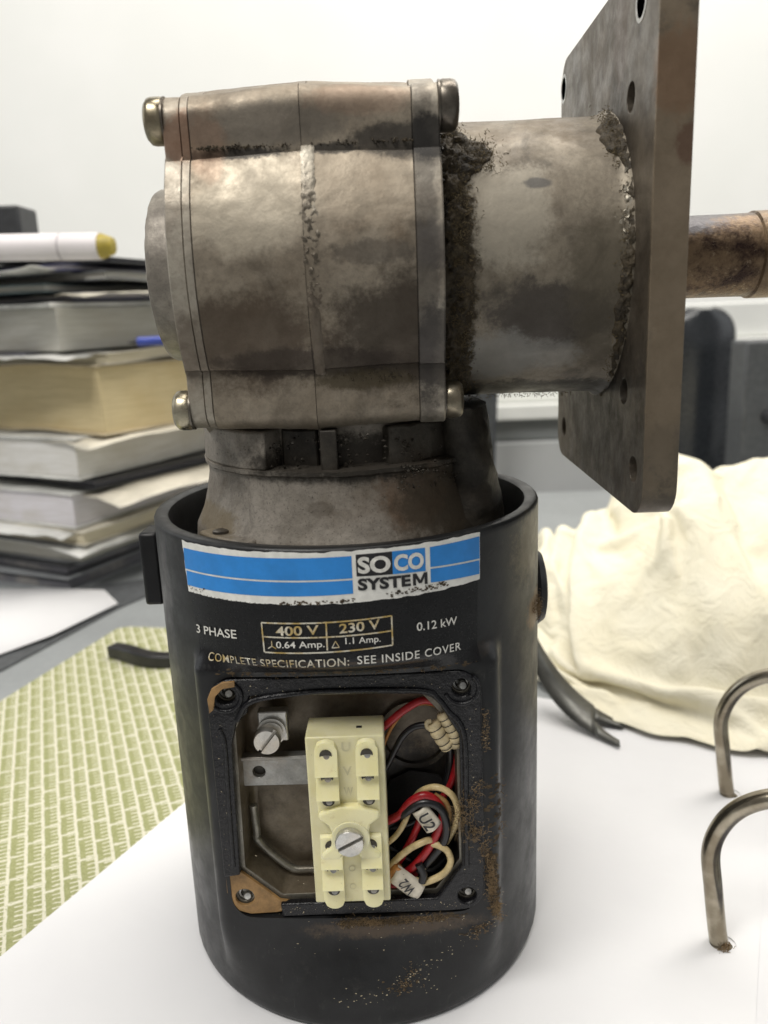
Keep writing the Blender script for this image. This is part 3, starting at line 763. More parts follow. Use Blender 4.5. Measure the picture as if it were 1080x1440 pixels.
def nearest(pts, x, z):
    best = None
    for i in range(len(pts)):
        a = pts[i]; b = pts[(i + 1) % len(pts)]; dx, dz = b[0] - a[0], b[1] - a[1]; L = dx * dx + dz * dz
        t = 0 if L == 0 else max(0, min(1, ((x - a[0]) * dx + (z - a[1]) * dz) / L)); p = (a[0] + dx * t, a[1] + dz * t)
        d = (p[0] - x) ** 2 + (p[1] - z) ** 2
        if best is None or d < best[0]: best = (d, p)
    return best[1]
def build_cover():
    ths = []
    t = -1.0
    while t <= 1.0: ths.append(t); t += .0155
    k = 40; 
    rest = [ths[-1] + (2 * PI - (ths[-1] - ths[0])) * i / k for i in range(1, k)]
    th_all = ths + rest; N = len(th_all)
    zs = [0, .5, 1.3, 2.6]; z = 4.5
    while z < HC - 2.6: zs.append(z); z += 1.15
    zs += [HC - 2.2, HC - 1.0, HC - .3, HC]
    rdel = {0: -2.2, .5: -1.1, 1.3: -.4, 2.6: 0}
    bm = bmesh.new(); G = []
    for z in zs:
        row = []
        for th in th_all:
            r = rsurf(th, z)
            if z in rdel: r += rdel[z]
            if z > HC - .35: r -= .9 if z == HC else .35
            row.append(bm.verts.new((r * math.sin(th), -r * math.cos(th), z)))
        G.append(row)
    def uv(th, z): return (YP * math.tan(th), z)
    cut = set()
    for j in range(len(zs) - 1):
        for i in range(N):
            i2 = (i + 1) % N
            if i < len(ths) - 1:
                a = uv((th_all[i] + th_all[i2]) / 2, (zs[j] + zs[j + 1]) / 2)
                if inside(OPEN, *a): cut.add((i, j)); continue
            bm.faces.new((G[j][i], G[j][i2], G[j + 1][i2], G[j + 1][i]))
    # snap the cut edge to the outline
    touched = {}
    for (i, j) in cut:
        for (a, b) in ((i, j), (i + 1, j), (i, j + 1), (i + 1, j + 1)):
            v = G[b][a]
            if v.link_faces and v not in touched:
                touched[v] = nearest(OPEN, *uv(th_all[a], zs[b]))
    for v, p in touched.items():
        th = math.atan2(p[0], YP); r = rsurf(th, p[1]); v.co = (r * math.sin(th), -r * math.cos(th), p[1])
    # edge loops: opening -> inward lip ; rim -> inner wall
    be = [e for e in bm.edges if e.is_boundary]
    op = [e for e in be if all(v in touched for v in e.verts)]
    ex = bmesh.ops.extrude_edge_only(bm, edges=op)
    for v in [g for g in ex['geom'] if isinstance(g, bmesh.types.BMVert)]:
        v.co.y += 3.2
    top = [e for e in bm.edges if e.is_boundary and all(abs(v.co.z - HC) < .01 for v in e.verts)]
    cur = top
    for (dr, z) in ((2.6, HC), (3.4, HC - .6), (3.8, HC - 2.5), (4.4, HC - 9), (4.6, HC - 16)):
        ex = bmesh.ops.extrude_edge_only(bm, edges=cur)
        cur = [g for g in ex['geom'] if isinstance(g, bmesh.types.BMEdge)]
        for v in [g for g in ex['geom'] if isinstance(g, bmesh.types.BMVert)]:
            l = math.hypot(v.co.x, v.co.y); k = (RC - .9 - dr + .9 * 0) / l; v.co.x *= k; v.co.y *= k; v.co.z = z
    for f in list(bm.faces): pass
    bot = [v for v in G[0]]
    bm.faces.new(bot[::-1])
    for v in bm.verts: v.co *= S
    bmesh.ops.recalc_face_normals(bm, faces=bm.faces)
    me = D.meshes.new('motor_shell'); bm.to_mesh(me); bm.free()
    return link('motor_shell', me, M['cover'], gm, 40)
shell = build_cover()

# ---- prints and label on the shell
def patch(name, pts_st, off, mat, parent, ds=1.5, fn=None, jag=0.0):
    """a film on the shell: outline quads given as grid rows [(s0,z0,s1,z1 bottom/top)] -> corner quad tl,tr,br,bl"""
    (tl, tr, br, bl) = pts_st
    n = max(2, int(abs(tr[0] - tl[0]) / ds)); mrow = max(1, int(abs(tl[1] - bl[1]) / 2.0)); vs = []; fs = []
    for j in range(mrow + 1):
        g = j / mrow
        for i in range(n + 1):
            f = i / n
            s_ = (tl[0] * (1 - f) + tr[0] * f) * (1 - g) + (bl[0] * (1 - f) + br[0] * f) * g
            z = (tl[1] * (1 - f) + tr[1] * f) * (1 - g) + (bl[1] * (1 - f) + br[1] * f) * g
            if jag and (j in (0, mrow) or i in (0, n)):
                s_ += noise.noise(Vector((s_ * .7, z * .7, 3))) * jag * (i in (0, n)); z += noise.noise(Vector((s_ * .5, z * .5, 9))) * jag * (j in (0, mrow))
            vs.append(cyl(s_, z, off))
    for j in range(mrow):
        for i in range(n): a = j * (n + 1) + i; fs.append((a, a + n + 1, a + n + 2, a + 1))
    return raw(name, vs, fs, mat, parent, 80, fix=False)
def text_geo(body, bold=0.0, spacing=1.0):
    cu = D.curves.new('lettering', 'FONT'); cu.body = body; cu.offset = bold; cu.space_character = spacing; cu.resolution_u = 4
    ob = D.objects.new('lettering', cu); sc.collection.objects.link(ob)
    dg = bpy.context.evaluated_depsgraph_get(); me = D.meshes.new_from_object(ob.evaluated_get(dg))
    D.objects.remove(ob); return me
def lettering(body, mapper, mat, parent, bold=.0, spacing=1.0, name='lettering', extra=None):
    """mapper(u,v) with u,v in 0..1 over the text's bounding box"""
    me = text_geo(body, bold, spacing)
    xs = [v.co.x for v in me.vertices]; ys = [v.co.y for v in me.vertices]
    x0, x1, y0, y1 = min(xs), max(xs), min(ys), max(ys)
    bm = bmesh.new(); bm.from_mesh(me)
    nsl = max(4, len(body) * 2)
    for k in range(1, nsl):
        bmesh.ops.bisect_plane(bm, geom=bm.verts[:] + bm.edges[:] + bm.faces[:], plane_co=(x0 + (x1 - x0) * k / nsl, 0, 0), plane_no=(1, 0, 0))
    for v in bm.verts:
        p = mapper((v.co.x - x0) / (x1 - x0), (v.co.y - y0) / (y1 - y0)); v.co = Vector(p) * S
    bm.to_mesh(me); bm.free()
    me.materials.clear()
    return link(name, me, mat, parent, 0)
def cyl_text(body, s0, s1, zl, zr, h, mat, parent, off=.42, bold=.0, **kw):
    return lettering(body, lambda a, b: cyl(s0 + (s1 - s0) * a, zl + (zr - zl) * a + h * b, off), mat, parent, bold, **kw)
npl = patch('nameplate', ((-47.5, 135.9), (40.3, 137.5), (39.5, 114.2), (-45.0, 114.2)), .12, M['nameplate'], gm)
cyl_text('3 PHASE', -46, -30, 123.8, 125.2, 2.55, M['print_white'], npl, bold=.008)
cyl_text('400 V', -17.6, -5.7, 127.5, 128.4, 2.7, M['print_worn'], npl, bold=.02)
cyl_text('230 V', -.3, 10.4, 128.5, 129.2, 2.75, M['print_worn'], npl, bold=.02)
cyl_text('0.64 Amp.', -17.8, -4.4, 123.4, 124.2, 2.5, M['print_white'], npl, bold=.008)
cyl_text('1.1 Amp.', 1.1, 10.4, 124.9, 124.9, 2.4, M['print_white'], npl, bold=.008)
cyl_text('0.12 kW', 20.4, 32.6, 127.1, 126.6, 2.4, M['print_white'], npl, bold=.008)
cyl_text('COMPLETE SPECIFICATION:', -41.0, 1.8, 116.9, 119.4, 2.35, M['print_worn'], npl, bold=.006, spacing=1.08)
cyl_text('SEE INSIDE COVER', 4.0, 33.7, 119.6, 118.9, 2.35, M['print_white'], npl, bold=.006, spacing=1.12)
def stroke(a, b, wdt, mat=M['print_worn']):
    (s0, z0), (s1, z1) = a, b
    dx, dz = s1 - s0, z1 - z0; L = math.hypot(dx, dz); nx, nz = -dz / L * wdt / 2, dx / L * wdt / 2
    if abs(dx) > abs(dz): q = ((s0 + nx, z0 + nz), (s1 + nx, z1 + nz), (s1 - nx, z1 - nz), (s0 - nx, z0 - nz))
    else: q = ((s0 - abs(nx), z0), (s0 + abs(nx), z0), (s1 + abs(nx), z1), (s1 - abs(nx), z1))
    return patch('printed_rule', q, .3, mat, npl, 2)
TL, TR, BR, BL, MT, MB, ML, MR = (-21.7, 130.9), (13.6, 132.4), (13.6, 124.1), (-21.5, 122.4), (-3.7, 131.9), (-3.8, 123.8), (-21.5, 126.9), (13.6, 128.2)
for a, b in ((TL, TR), (BL, BR), (ML, MR), (TL, BL), (TR, BR), (MT, MB)): stroke(a, b, .42)
# star and delta signs
for a, b in (((-19.1, 124.4), (-19.1, 125.9)), ((-20.3, 123.6), (-19.1, 124.4)), ((-17.9, 123.7), (-19.1, 124.4)), ((-2.5, 124.5), (-.6, 124.6)), ((-2.5, 124.5), (-1.5, 126.4)), ((-.6, 124.6), (-1.5, 126.4))): stroke(a, b, .28)
lb = patch('maker_label', ((-49.6, 150.4), (41.3, 151.3), (41.1, 137.7), (-48.6, 135.6)), .12, M['label_white'], gm, 1.0, jag=.35)
BLU = M['label_blue']
def ban(s0, s1, zt0, zt1, zb0, zb1, mat, off=.2, nm='blue_band'): return patch(nm, ((s0, zt0), (s1, zt1), (s1, zb1), (s0, zb0)), off, mat, lb)
ban(-49.0, 3.8, 148.4, 149.6, 142.3, 143.6, BLU); ban(-48.6, 3.8, 141.8, 143.1, 137.5, 139.4, BLU)
ban(24.9, 41.0, 149.8, 150.0, 144.3, 143.7, BLU); ban(24.9, 40.9, 143.8, 143.2, 140.0, 139.3, BLU)
ban(4.9, 14.4, 149.9, 150.0, 144.0, 143.8, M['print_black'], nm='black_panel'); ban(14.42, 23.5, 150.0, 149.9, 143.8, 143.5, BLU, nm='blue_panel')
cyl_text('SO', 5.3, 13.9, 144.7, 144.5, 4.6, M['print_white'], lb, .35, .04)
cyl_text('CO', 14.8, 23.0, 144.5, 144.3, 4.6, M['print_white'], lb, .35, .04)
cyl_text('SYSTE', 5.1, 19.2, 140.1, 139.95, 3.3, M['print_black'], lb, .3, .04)
for a, b in (((20.2, 139.95), (20.2, 143.2)), ((23.5, 139.9), (23.5, 143.15)), ((20.35, 143.2), (21.85, 140.4)), ((23.35, 143.15), (21.85, 140.4))):
    hw = .42; patch('lettering', ((b[0] - hw, b[1]) if b[1] > a[1] else (a[0] - hw, a[1]), (b[0] + hw, b[1]) if b[1] > a[1] else (a[0] + hw, a[1]), (a[0] + hw, a[1]) if b[1] > a[1] else (b[0] + hw, b[1]), (a[0] - hw, a[1]) if b[1] > a[1] else (b[0] - hw, b[1])), .3, M['print_black'], lb, .4)
# dirt along the label's lower edge
def film_dirt(spots, off, mat, name, parent, r0=.25, r1=.7):
    vs = []; fs = []
    for (s0, z0, s1, z1, n, sp) in spots:
        for _ in range(n):
            f = random.random(); s_ = s0 + (s1 - s0) * f + random.gauss(0, sp); z = z0 + (z1 - z0) * f + random.gauss(0, sp * .5); rr = random.uniform(r0, r1)
            b = len(vs); k = random.randint(5, 7); c = cyl(s_, z, off + rr * .35); vs.append(c)
            for q in range(k):
                a = 2 * PI * q / k; r2 = rr * random.uniform(.5, 1.3); vs.append(cyl(s_ + r2 * math.cos(a) * random.uniform(.8, 1.8), z + r2 * math.sin(a) * .7, off))
            for q in range(k): fs.append((b, b + 1 + q, b + 1 + (q + 1) % k))
    return raw(name, vs, fs, mat, parent, 60, kind='stuff', fix=True)
film_dirt([(-16, 136.7, 4, 137.6, 60, .6), (14, 138.4, 30, 138.9, 80, .8), (-40, 137.5, -48, 137, 14, .7)], .24, M['grime'], 'label_dirt', lb, .12, .4)

# side ears of the shell
box('side_ear', -69.0, -62.6, -6, 6, 118, 143, simple('black plastic ear', (.009, .009, .010), .4, spec=.3), gm, bevel=1.2)
lathe('side_ear', (60, 3, 117), (1, 0, 0), [(0, 13), (2.5, 13), (4.6, 11.5), (5.4, 8.5), (5.6, 0)], simple('black plastic ear', (.009, .009, .010), .4, spec=.3), gm, 40)

# ---- terminal box
GP = lambda y: (lambda a, b, d: (a, y + d, b))
# black gasket
g_out = rrect(-39.3, 38.0, 34.2, 112.0, 7, 8)
g_in = [(-27.6, 106.3), (-2.7, 106.6), (20.8, 105.8), (24, 104.6), (26.5, 102.2), (28.4, 97.4), (31.4, 92), (31.6, 54.8), (31.5, 49.5), (24.1, 38.9), (-6.4, 38.6), (-22.5, 38.4), (-34.3, 49.0), (-34.0, 74.6), (-33.6, 91.6), (-31.8, 98.5), (-28.5, 101.5)]
lug = [(-34.3, 107.0), (32.3, 107.0), (32.8, 39.2), (-34.2, 40.0)]
gh = [circ(x, z, 2.7, 18) for x, z in lug[:3]]
bl_cut = None
# rim casting under the gasket (shows at the corners where rubber is missing)
g_out2 = [p for p in g_out if not (p[0] < -27 and p[1] < 44)]
# rubber outline with its lower-left corner torn away
idx = [i for i, p in enumerate(g_out) if p[0] < -24 and p[1] < 46]
g_rub = []
for i, p in enumerate(g_out):
    if i in idx:
        if i == idx[0]: g_rub += [(-39.3, 48.6)]
        if i == idx[-1]: g_rub += [(-34.9, 49.2)]
        continue
    g_rub.append(p)
def ring_plate_outline():
    # walk: outer contour (counter-clockwise) from the lower-left cut, all the way round, then back along the inner contour
    outer = rrect(-39.3, 38.0, 34.2, 112.0, 7, 8)
    o_ = [p for p in outer if not (p[0] < -24 and p[1] < 48.5)]
    # outer order: TR corner, TL corner, BL corner(removed), BR corner
    tl_end = max(i for i, p in enumerate(o_) if p[0] < -30 and p[1] > 100)
    seq = o_[tl_end + 1:] + o_[:tl_end + 1]        # BR ... TR ... TL
    start = [(-23.0, 34.2)]; end = [(-39.3, 48.4), (-34.6, 48.9)]
    inner = [p for p in g_in if p != (-34.3, 49.0) and p != (-22.5, 38.4)]
    # inner listed clockwise starting upper-left; need from left-bottom going up, right, down, back to the bottom-left
    i0 = inner.index((-34.0, 74.6)); inn = inner[i0:] + inner[:i0]
    return start + seq + end + inn + [(-23.4, 38.2)]
def uneven(a, b, d, y):
    k = noise.noise(Vector((a * .12, b * .12, 0))) * .5
    return (a + k * .6, y + d + (k * .8 if d < 0 else 0), b + k * .5)
gk = plate('gasket', ring_plate_outline(), gh, -2.6, 0, lambda a, b, d: uneven(a, b, d, -50.2), M['rubber'], gm, .7)
# raised inner bead on the rubber
def bead(pts, r, mat, par, y):
    P = [Vector((a, y, b)) for a, b in pts]; vs, fs = tube_geo(spline(P, 5), r, 8); return raw('bead', vs, fs, mat, par, 60)
bead([(-31.5, 99.5), (-27, 105.2), (-14, 107.2), (-2.7, 107.6), (20.8, 106.8), (25.6, 104), (28.3, 100), (32.6, 93), (33, 72), (32.8, 50)], .85, M['rubber'], gk, -52.9)
bead([(-36.6, 97), (-35.6, 92), (-36.0, 75), (-36.4, 52)], .7, M['rubber'], gk, -52.8)
for x, z, rr in ((-34.3, 107.0, 4.6), (32.3, 107.0, 4.8)):
    bead([(x + rr * math.cos(t), z + rr * math.sin(t)) for t in [R(200 + 26 * k) for k in range(9)]], .65, M['rubber'], gk, -52.9)
plate('corner_gasket', [(-39.5, 48.4), (-34.7, 48.9), (-27.0, 41.9), (-23.6, 38.6), (-17.8, 37.6), (-17.5, 36.5), (-19, 35.3), (-24.8, 34.4), (-32.8, 34.1), (-37.0, 35.6), (-39.0, 38.5), (-39.6, 42)], [circ(-34.2, 40.0, 2.9, 18)], -1.2, 0, GP(-50.2), M['tab'], gm, .2, label='torn brown paper gasket showing at the lower left corner')
plate('corner_gasket', [(-39.0, 107), (-37.6, 110), (-34.5, 111.8), (-31, 112.0), (-31, 110.4), (-34.5, 109.9), (-36.8, 107.6), (-37.6, 103.6), (-38.8, 102.6)], [], -1.0, 0, GP(-53.3), M['tab'], gm, .15, label='rusty brown scrap at the upper left corner')
# casting rim
rim_in = [(-27.4, 105.4), (21, 104.6), (27.2, 97), (30.7, 88), (30.9, 50), (23.6, 40), (-22.8, 39.6), (-33.6, 49.6), (-32.8, 95)]
plate('casting_rim', rrect(-39.7, 38.4, 33.8, 112.4, 7, 8), [rim_in] + [circ(x, z, 2.3, 18) for x, z in lug], 0, 3.4, GP(-50.0), M['cavity_rim'], gm, .3)
# cavity wall and floor
def loft(name, rings, mat, parent, closed_end=True, **kw):
    n = len(rings[0]); vs = [p for r_ in rings for p in r_]; fs = []
    for i in range(len(rings) - 1):
        for k in range(n): fs.append((i * n + k, i * n + (k + 1) % n, (i + 1) * n + (k + 1) % n, (i + 1) * n + k))
    if closed_end: fs.append(tuple((len(rings) - 1) * n + k for k in range(n)))
    return raw(name, vs, fs, mat, parent, 40, **kw)
def rs(pts, k): cx, cz = 0, 72; return [((p[0] - cx) * k + cx, (p[1] - cz) * k + cz) for p in pts]
wall_rings = [[(a, y, b) for a, b in rs(rim_in, k)] for y, k in ((-49.8, 1.0), (-44, .985), (-40, .975), (-38.5, .93))]
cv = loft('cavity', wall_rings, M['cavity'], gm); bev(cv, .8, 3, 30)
# ledge step at the lower left of the cavity
tube('casting_ridge', [(-31, -43, 66), (-30.6, -43, 57), (-30.2, -42.6, 53), (-21.5, -42.4, 43.5), (-15, -42.6, 42.6), (-6, -42.6, 42.4)], 1.2, M['cavity_rim'], gm, 10)
# dark cable opening in the floor at the right
plate('cable_opening', [(11, 71), (17, 74), (26, 72), (30, 66), (30, 52), (24, 42), (9, 41), (7, 60)], [], 0, .5, GP(-40.0), simple('cable opening', (.006, .006, .006), .8), gm)
lathe('pocket', (19, -39.0, 86), (0, -1, 0), [(0, 11), (1.2, 11), (1.2, 9.6), (.2, 9.2)], M['cavity'], gm, 48)
# screw inserts in lugs
for x, z in lug:
    lathe('lug_screw', (x, -49.0, z), (0, -1, 0), [(-2, 2.2), (.2, 2.2), (.2, 1.7), (-1.2, 1.3), (-1.2, 0)], M['zinc'], gm, 18)
    o = lathe('thread', (x + .5, -49.6, z - .6), (0.1, -1, 0.25), [(0, 1.5), (.8, 1.0), (.9, 0)], M['zinc'], gm, 12)
# zinc bar with hole, earth clamp
plate('earth_bar', [(-35.6, 82.6), (-11, 82.6), (-11, 73.4), (-35.8, 73.6)], [circ(-28.1, 78.2, 1.9, 18)], -1.6, 0, GP(-43.2), M['bar'], gm, .35)
box('earth_bar_edge', -35.0, -11, -46.5, -43.2, 82.7, 84.0, M['bar'], gm, bevel=.3)
lathe('bar_hole', (-28.1, -43.0, 78.2), (0, -1, 0), [(0, 2.0), (.1, 0)], M['hole'], gm, 16)
ec = box('earth_clamp', -26.9, -18.2, -46.5, -43.0, 89.0, 98.6, M['zinc'], gm, bevel=.5)
lathe('washer', (-22.9, -46.5, 92.6), (0, -1, 0), [(0, 4.2), (1.0, 4.2), (1.0, 3.3), (1.6, 3.3), (1.6, 0)], M['zinc'], ec, 32)
def slotted(name, c, r, h, ang, mat, par, lean=(0, -1, 0)):
    bm = bmesh.new(); a, u_, v_ = frame_from(lean); n = 40
    w_ = r * .13
    # head made of two halves with a slot between
    vs = []; fs = []
    ca, sa = math.cos(ang), math.sin(ang)
    for side in (1, -1):
        arc = []
        t0 = math.asin(w_ / r); 
        for k in range(n // 2 + 1):
            t = t0 + (PI - 2 * t0) * k / (n // 2); arc.append((r * math.cos(t), side * r * math.sin(t)))
        b = len(vs)
        for d, kk in ((0, 1.0), (h * .8, 1.0), (h, .93)):
            for (x, y) in arc:
                x2, y2 = x * kk, side * w_ + (y - side * w_) * kk
                p = Vector(c) + a * d + u_ * (x2 * ca - y2 * sa) + v_ * (x2 * sa + y2 * ca); vs.append(p)
        m_ = len(arc)
        for l in range(2):
            for k in range(m_): k2 = (k + 1) % m_; fs.append((b + l * m_ + k, b + l * m_ + k2, b + (l + 1) * m_ + k2, b + (l + 1) * m_ + k))
        fs.append(tuple(b + 2 * m_ + k for k in range(m_)))
    o = raw(name, vs, fs, mat, par, 40)
    base = lathe('slot_floor', Vector(c), lean, [(0, r * .99), (h * .45, r * .99), (h * .45, 0)], mat, par, 32)
    return o
slotted('screw_head', (-24.0, -47.8, 91.0), 3.9, 3.0, R(52), M['zinc'], ec)

# terminal block
tb = D.objects.new('terminal_block', None)
def tbx(x): return x
blk_ = box('terminal_block', -12.0, 10.0, -58.0, -46.0, 42.6, 96.2, M['cream_base'], gm, bevel=.5)
def saw(name, xc, z_top, steps, per, wdt, end_round, zb=None):
    """ridge with wedge steps; profile in (z, depth)"""
    prof = []; y0 = -58.0
    z = z_top
    prof.append((z, 0.2)); prof.append((z - .6, 1.1)); 
    for k in range(steps):
        first = (k == 0)
        zt = z - (1.0 if first else 0); zl = z - per * (1.35 if first else 1)
        if not first: prof.append((zt - .02, 1.0))
        prof.append((zt - per * .45, 1.5)); prof.append((zl + .1, 3.4)); prof.append((zl, 3.3))
        z = zl
    prof.append((z - .02, 1.0)); zend = zb if zb else z - 4.0
    prof.append((zend + .5, 1.0)); prof.append((zend, .9))
    hw = wdt / 2; vs = []; fs = []
    nx = 8
    for (zz, d) in prof:
        for i in range(nx + 1):
            s_ = -1 + 2 * i / nx; k = 1.0
            x = xc + s_ * hw
            # rounded top
            dz = 0
            if end_round in ('top', 'both') and zz > z_top - .7: dz = -(1 - math.sqrt(max(0, 1 - s_ * s_))) * hw * .8
            if end_round in ('bot', 'both') and zz < zend + .6: dz = (1 - math.sqrt(max(0, 1 - s_ * s_))) * hw * .95
            vs.append((x, y0 - d, zz + dz))
    m_ = nx + 1; n = len(prof)
    b2 = len(vs)
    for k in range(n * m_): vs.append((vs[k][0], y0 + 2, vs[k][2]))
    for j in range(n - 1):
        for i in range(nx):
            a = j * m_ + i; fs.append((a, a + 1, a + m_ + 1, a + m_)); a += b2; fs.append((a, a + m_, a + m_ + 1, a + 1))
    for j in range(n - 1):
        for i in (0, nx):
            a = j * m_ + i; fs.append((a, a + m_, b2 + a + m_, b2 + a))
    for j in (0, n - 1):
        for i in range(nx):
            a = j * m_ + i; fs.append((a, a + 1, b2 + a + 1, b2 + a))
    return raw(name, vs, fs, M['cream'], blk_, 30)
XL, XR = -6.3, 5.1
saw('terminal_ridge', XL, 95.6, 2, 7.4, 6.4, 'top', 71.5); saw('terminal_ridge', XR, 95.6, 2, 7.4, 6.2, 'top', 71.5)
saw('terminal_ridge', XL, 65.5, 2, 7.0, 6.2, 'bot', 41.2); saw('terminal_ridge', XR, 65.5, 2, 7.0, 6.0, 'bot', 41.2)
# bosses round the centre screw
def blob(name, pts, d0, d1, mat, par, bevel=.6): return plate(name, pts, [], d0, d1, GP(-58.0), mat, par, bevel)
blob('centre_boss', [(-9.3, 73.5), (-3.2, 75.5), (1.8, 75.5), (8.0, 73.5), (7.8, 71.5), (5.2, 69.5), (4.6, 67), (5.2, 62), (8, 60.5), (7.8, 57.8), (2.2, 57.5), (1.6, 60), (-.6, 59.2), (-3.2, 60), (-3.6, 57.8), (-9.3, 57.8), (-9.2, 60.5), (-6.3, 62.5), (-5.8, 67), (-6.6, 69.5), (-9.2, 71.5)], -2.4, 1, M['cream'], blk_, .7)
lathe('screw_seat', (-.6, -60.2, 65.4), (0, -1, 0), [(0, 5.6), (.5, 5.4), (.6, 0)], M['cream'], blk_, 40)
slotted('block_screw', (-.8, -60.8, 65.2), 4.15, 2.0, R(28), M['zinc'], blk_)
for x in (XL, XR):
    for z, d in ((91.3, 1.52), (84.2, 1.3), (76.9, 1.28), (62.4, 1.45), (54.8, 1.28), (47.6, 1.28)):
        lathe('terminal_screw', (x, -58 - d, z), (0, -1, -.14), [(-.9, 1.75), (.06, 1.75), (.12, 1.6), (.02, 1.35), (.02, 0)], M['hole'], blk_, 20)
        lathe('terminal_screw', (x + .2, -58 - d - .02, z - .25), (0, -1, .25), [(0, .95), (.1, .8), (.1, 0)], M['bar'], blk_, 14)
def flat_text(body, cx, y, cz, h, wdt, ang, mat, parent, bold=.0, tilt=0):
    ca, sa = math.cos(ang), math.sin(ang)
    def f(a, b):
        p, q = (a - .5) * wdt, (b - .5) * h; return (cx + p * ca - q * sa, y, cz + p * sa + q * ca)
    return lettering(body, f, mat, parent, bold)
emb = simple('embossed nylon letters', (.60, .56, .35), .4)
for ch_, z in (('U', 93.0), ('V', 85.6), ('W', 79.0)): flat_text(ch_, -.6, -58.12, z, 2.8, 2.6, 0, emb, blk_, .02)
for z in (54, 48): flat_text('o', -.8, -58.12, z, 2.0, 2.0, 0, emb, blk_, -.01)
box('mould_mark', 2.2, 3.8, -53.4, -52.4, 96.1, 96.35, M['print_black'], blk_, bevel=0)

# wires; depth given per point
def wire(pts, r, mat, label=None): return tube('wire', [(x, y, z) for x, z, y in pts], r, mat, gm, 10, 6, label=label)
wr, wk, wc = M['red'], M['black'], M['wire_cream']
wire([(8, 91, -46), (11.2, 93.9, -47), (15.6, 97.9, -47.5), (20.8, 100.9, -47.5), (24.5, 100.5, -47.5), (27.8, 97.8, -47), (31.0, 92, -45.5), (31.5, 84.8, -45), (31.2, 80.1, -45), (29.6, 72.7, -44), (26, 64, -42)], 1.15, wr, 'red wire arching over the top right of the box')
wire([(9, 84, -44), (12, 91, -44.5), (16, 96.4, -45), (20, 98.6, -45), (25, 98, -45), (28.6, 93, -44)], .55, M['orange'])
wire([(8, 75, -45), (10.7, 80, -45.4), (13.3, 85.5, -46), (15.6, 89.6, -46.4), (19.2, 92.6, -47), (24.3, 92.9, -47.6), (28.6, 89, -46), (29.2, 79.1, -44), (27.7, 71, -43)], 1.0, wk, 'black wire looping under the coiled marker')
wire([(7, 61, -48), (9.6, 62.6, -48.6), (13.5, 65.3, -49.4), (17.0, 69.9, -50), (20.9, 72.1, -50.4), (24.2, 70.2, -50.2), (26.3, 66, -49.5), (25.3, 61.0, -49.6), (23.4, 56.5, -49.6), (20.4, 51.6, -49.6), (16.4, 46.6, -49.2), (12, 43, -48)], 1.25, wr, 'red wire bent over the U2 marker')
wire([(20, 64, -47.6), (18.4, 59, -47.6), (15.5, 53, -47.8), (12, 47, -48)], 1.1, wr)
wire([(8.2, 38.6, -48), (13.7, 41.4, -48.2), (18, 44, -47.4)], 1.15, wr)
wire([(8, 59, -47), (12, 62.8, -48), (16.0, 67.2, -50.6), (19.2, 69.8, -51), (23, 70, -51.2), (26.2, 67, -51), (27.3, 61.4, -50.8), (26.2, 55.9, -50.2), (22.6, 50.4, -49.6), (18.7, 45.4, -49)], 1.25, wk, 'thick black wire hooked over the U2 marker')
wire([(15, 63, -46), (18.5, 69.5, -47), (21.4, 72.6, -48), (25.3, 73.9, -49.4), (29.1, 71.5, -49.8), (30.8, 66.7, -49.6), (30.5, 62.3, -49), (28.8, 57.5, -48), (27.2, 53.7, -47)], 1.0, wc, 'yellowed cream wire in a large loop')
wire([(24, 71.5, -49), (27.4, 68.6, -49.2), (28.2, 64, -49), (27.4, 60, -48)], .8, M['tab'])
wire([(7, 54.3, -49), (9.3, 55.6, -49.4), (12.3, 58.8, -50), (14.9, 63.1, -50), (17, 68, -48.4)], .85, wc)
wire([(9, 46.5, -50), (11.5, 50.4, -50.6), (16.1, 54.7, -51), (20.5, 56.9, -50.8), (23, 56.6, -49.6)], 1.0, wc)
wire([(22.8, 55.4, -49.8), (24.9, 55.2, -50.6), (27.4, 53.4, -51), (28.2, 49.6, -51), (25.8, 45.6, -51), (20.1, 43.0, -51), (17.5, 43.4, -50.4)], 1.05, wc, 'small cream wire loop above the W2 marker')
wire([(10, 52, -46), (16, 48, -47), (22, 44, -46.4), (27, 46, -44)], .9, wk)
wire([(10, 58, -45), (17, 60, -46), (23, 64, -46), (27, 57, -45)], .9, wk)
wire([(18.6, 49.6, -51.2), (20, 46.4, -51.4), (19.4, 43.6, -51.6)], 1.2, wk)
# coiled marker sleeves
def coil(pts, r, nturn):
    path = spline([Vector((x, y, z)) for x, z, y in pts], 14)
    o_vs, o_fs = tube_geo(path, lambda f: r * (1 + .16 * abs(math.sin(f * nturn * PI))), 14)
    o = raw('marker_sleeve', o_vs, o_fs, M['sleeve'], gm, 70)
    for k in range(1, nturn):
        i = int(len(path) * k / nturn); p = path[i]; q = path[min(i + 1, len(path) - 1)]; tg = (q - p).normalized()
        lathe('ridge_line', p, tg, [(-.12, r * 1.06), (0, r * 1.09), (.12, r * 1.06)], M['print_black'], o, 14)
coil([(24.0, 95.0, -49.6), (25.6, 92.0, -50), (27.6, 88.6, -50), (28.2, 87.6, -49.8)], 2.0, 5)
coil([(26.8, 98.0, -49.6), (28.6, 94.8, -50), (30.2, 91.0, -50), (30.3, 87.4, -49.6)], 1.75, 6)
tube('marker_sleeve', [(23.6, -50, 95.6), (22.4, -50.2, 95.4), (22.6, -50.2, 93.8), (23.6, -50, 93.4)], .7, M['sleeve'], gm, 10)
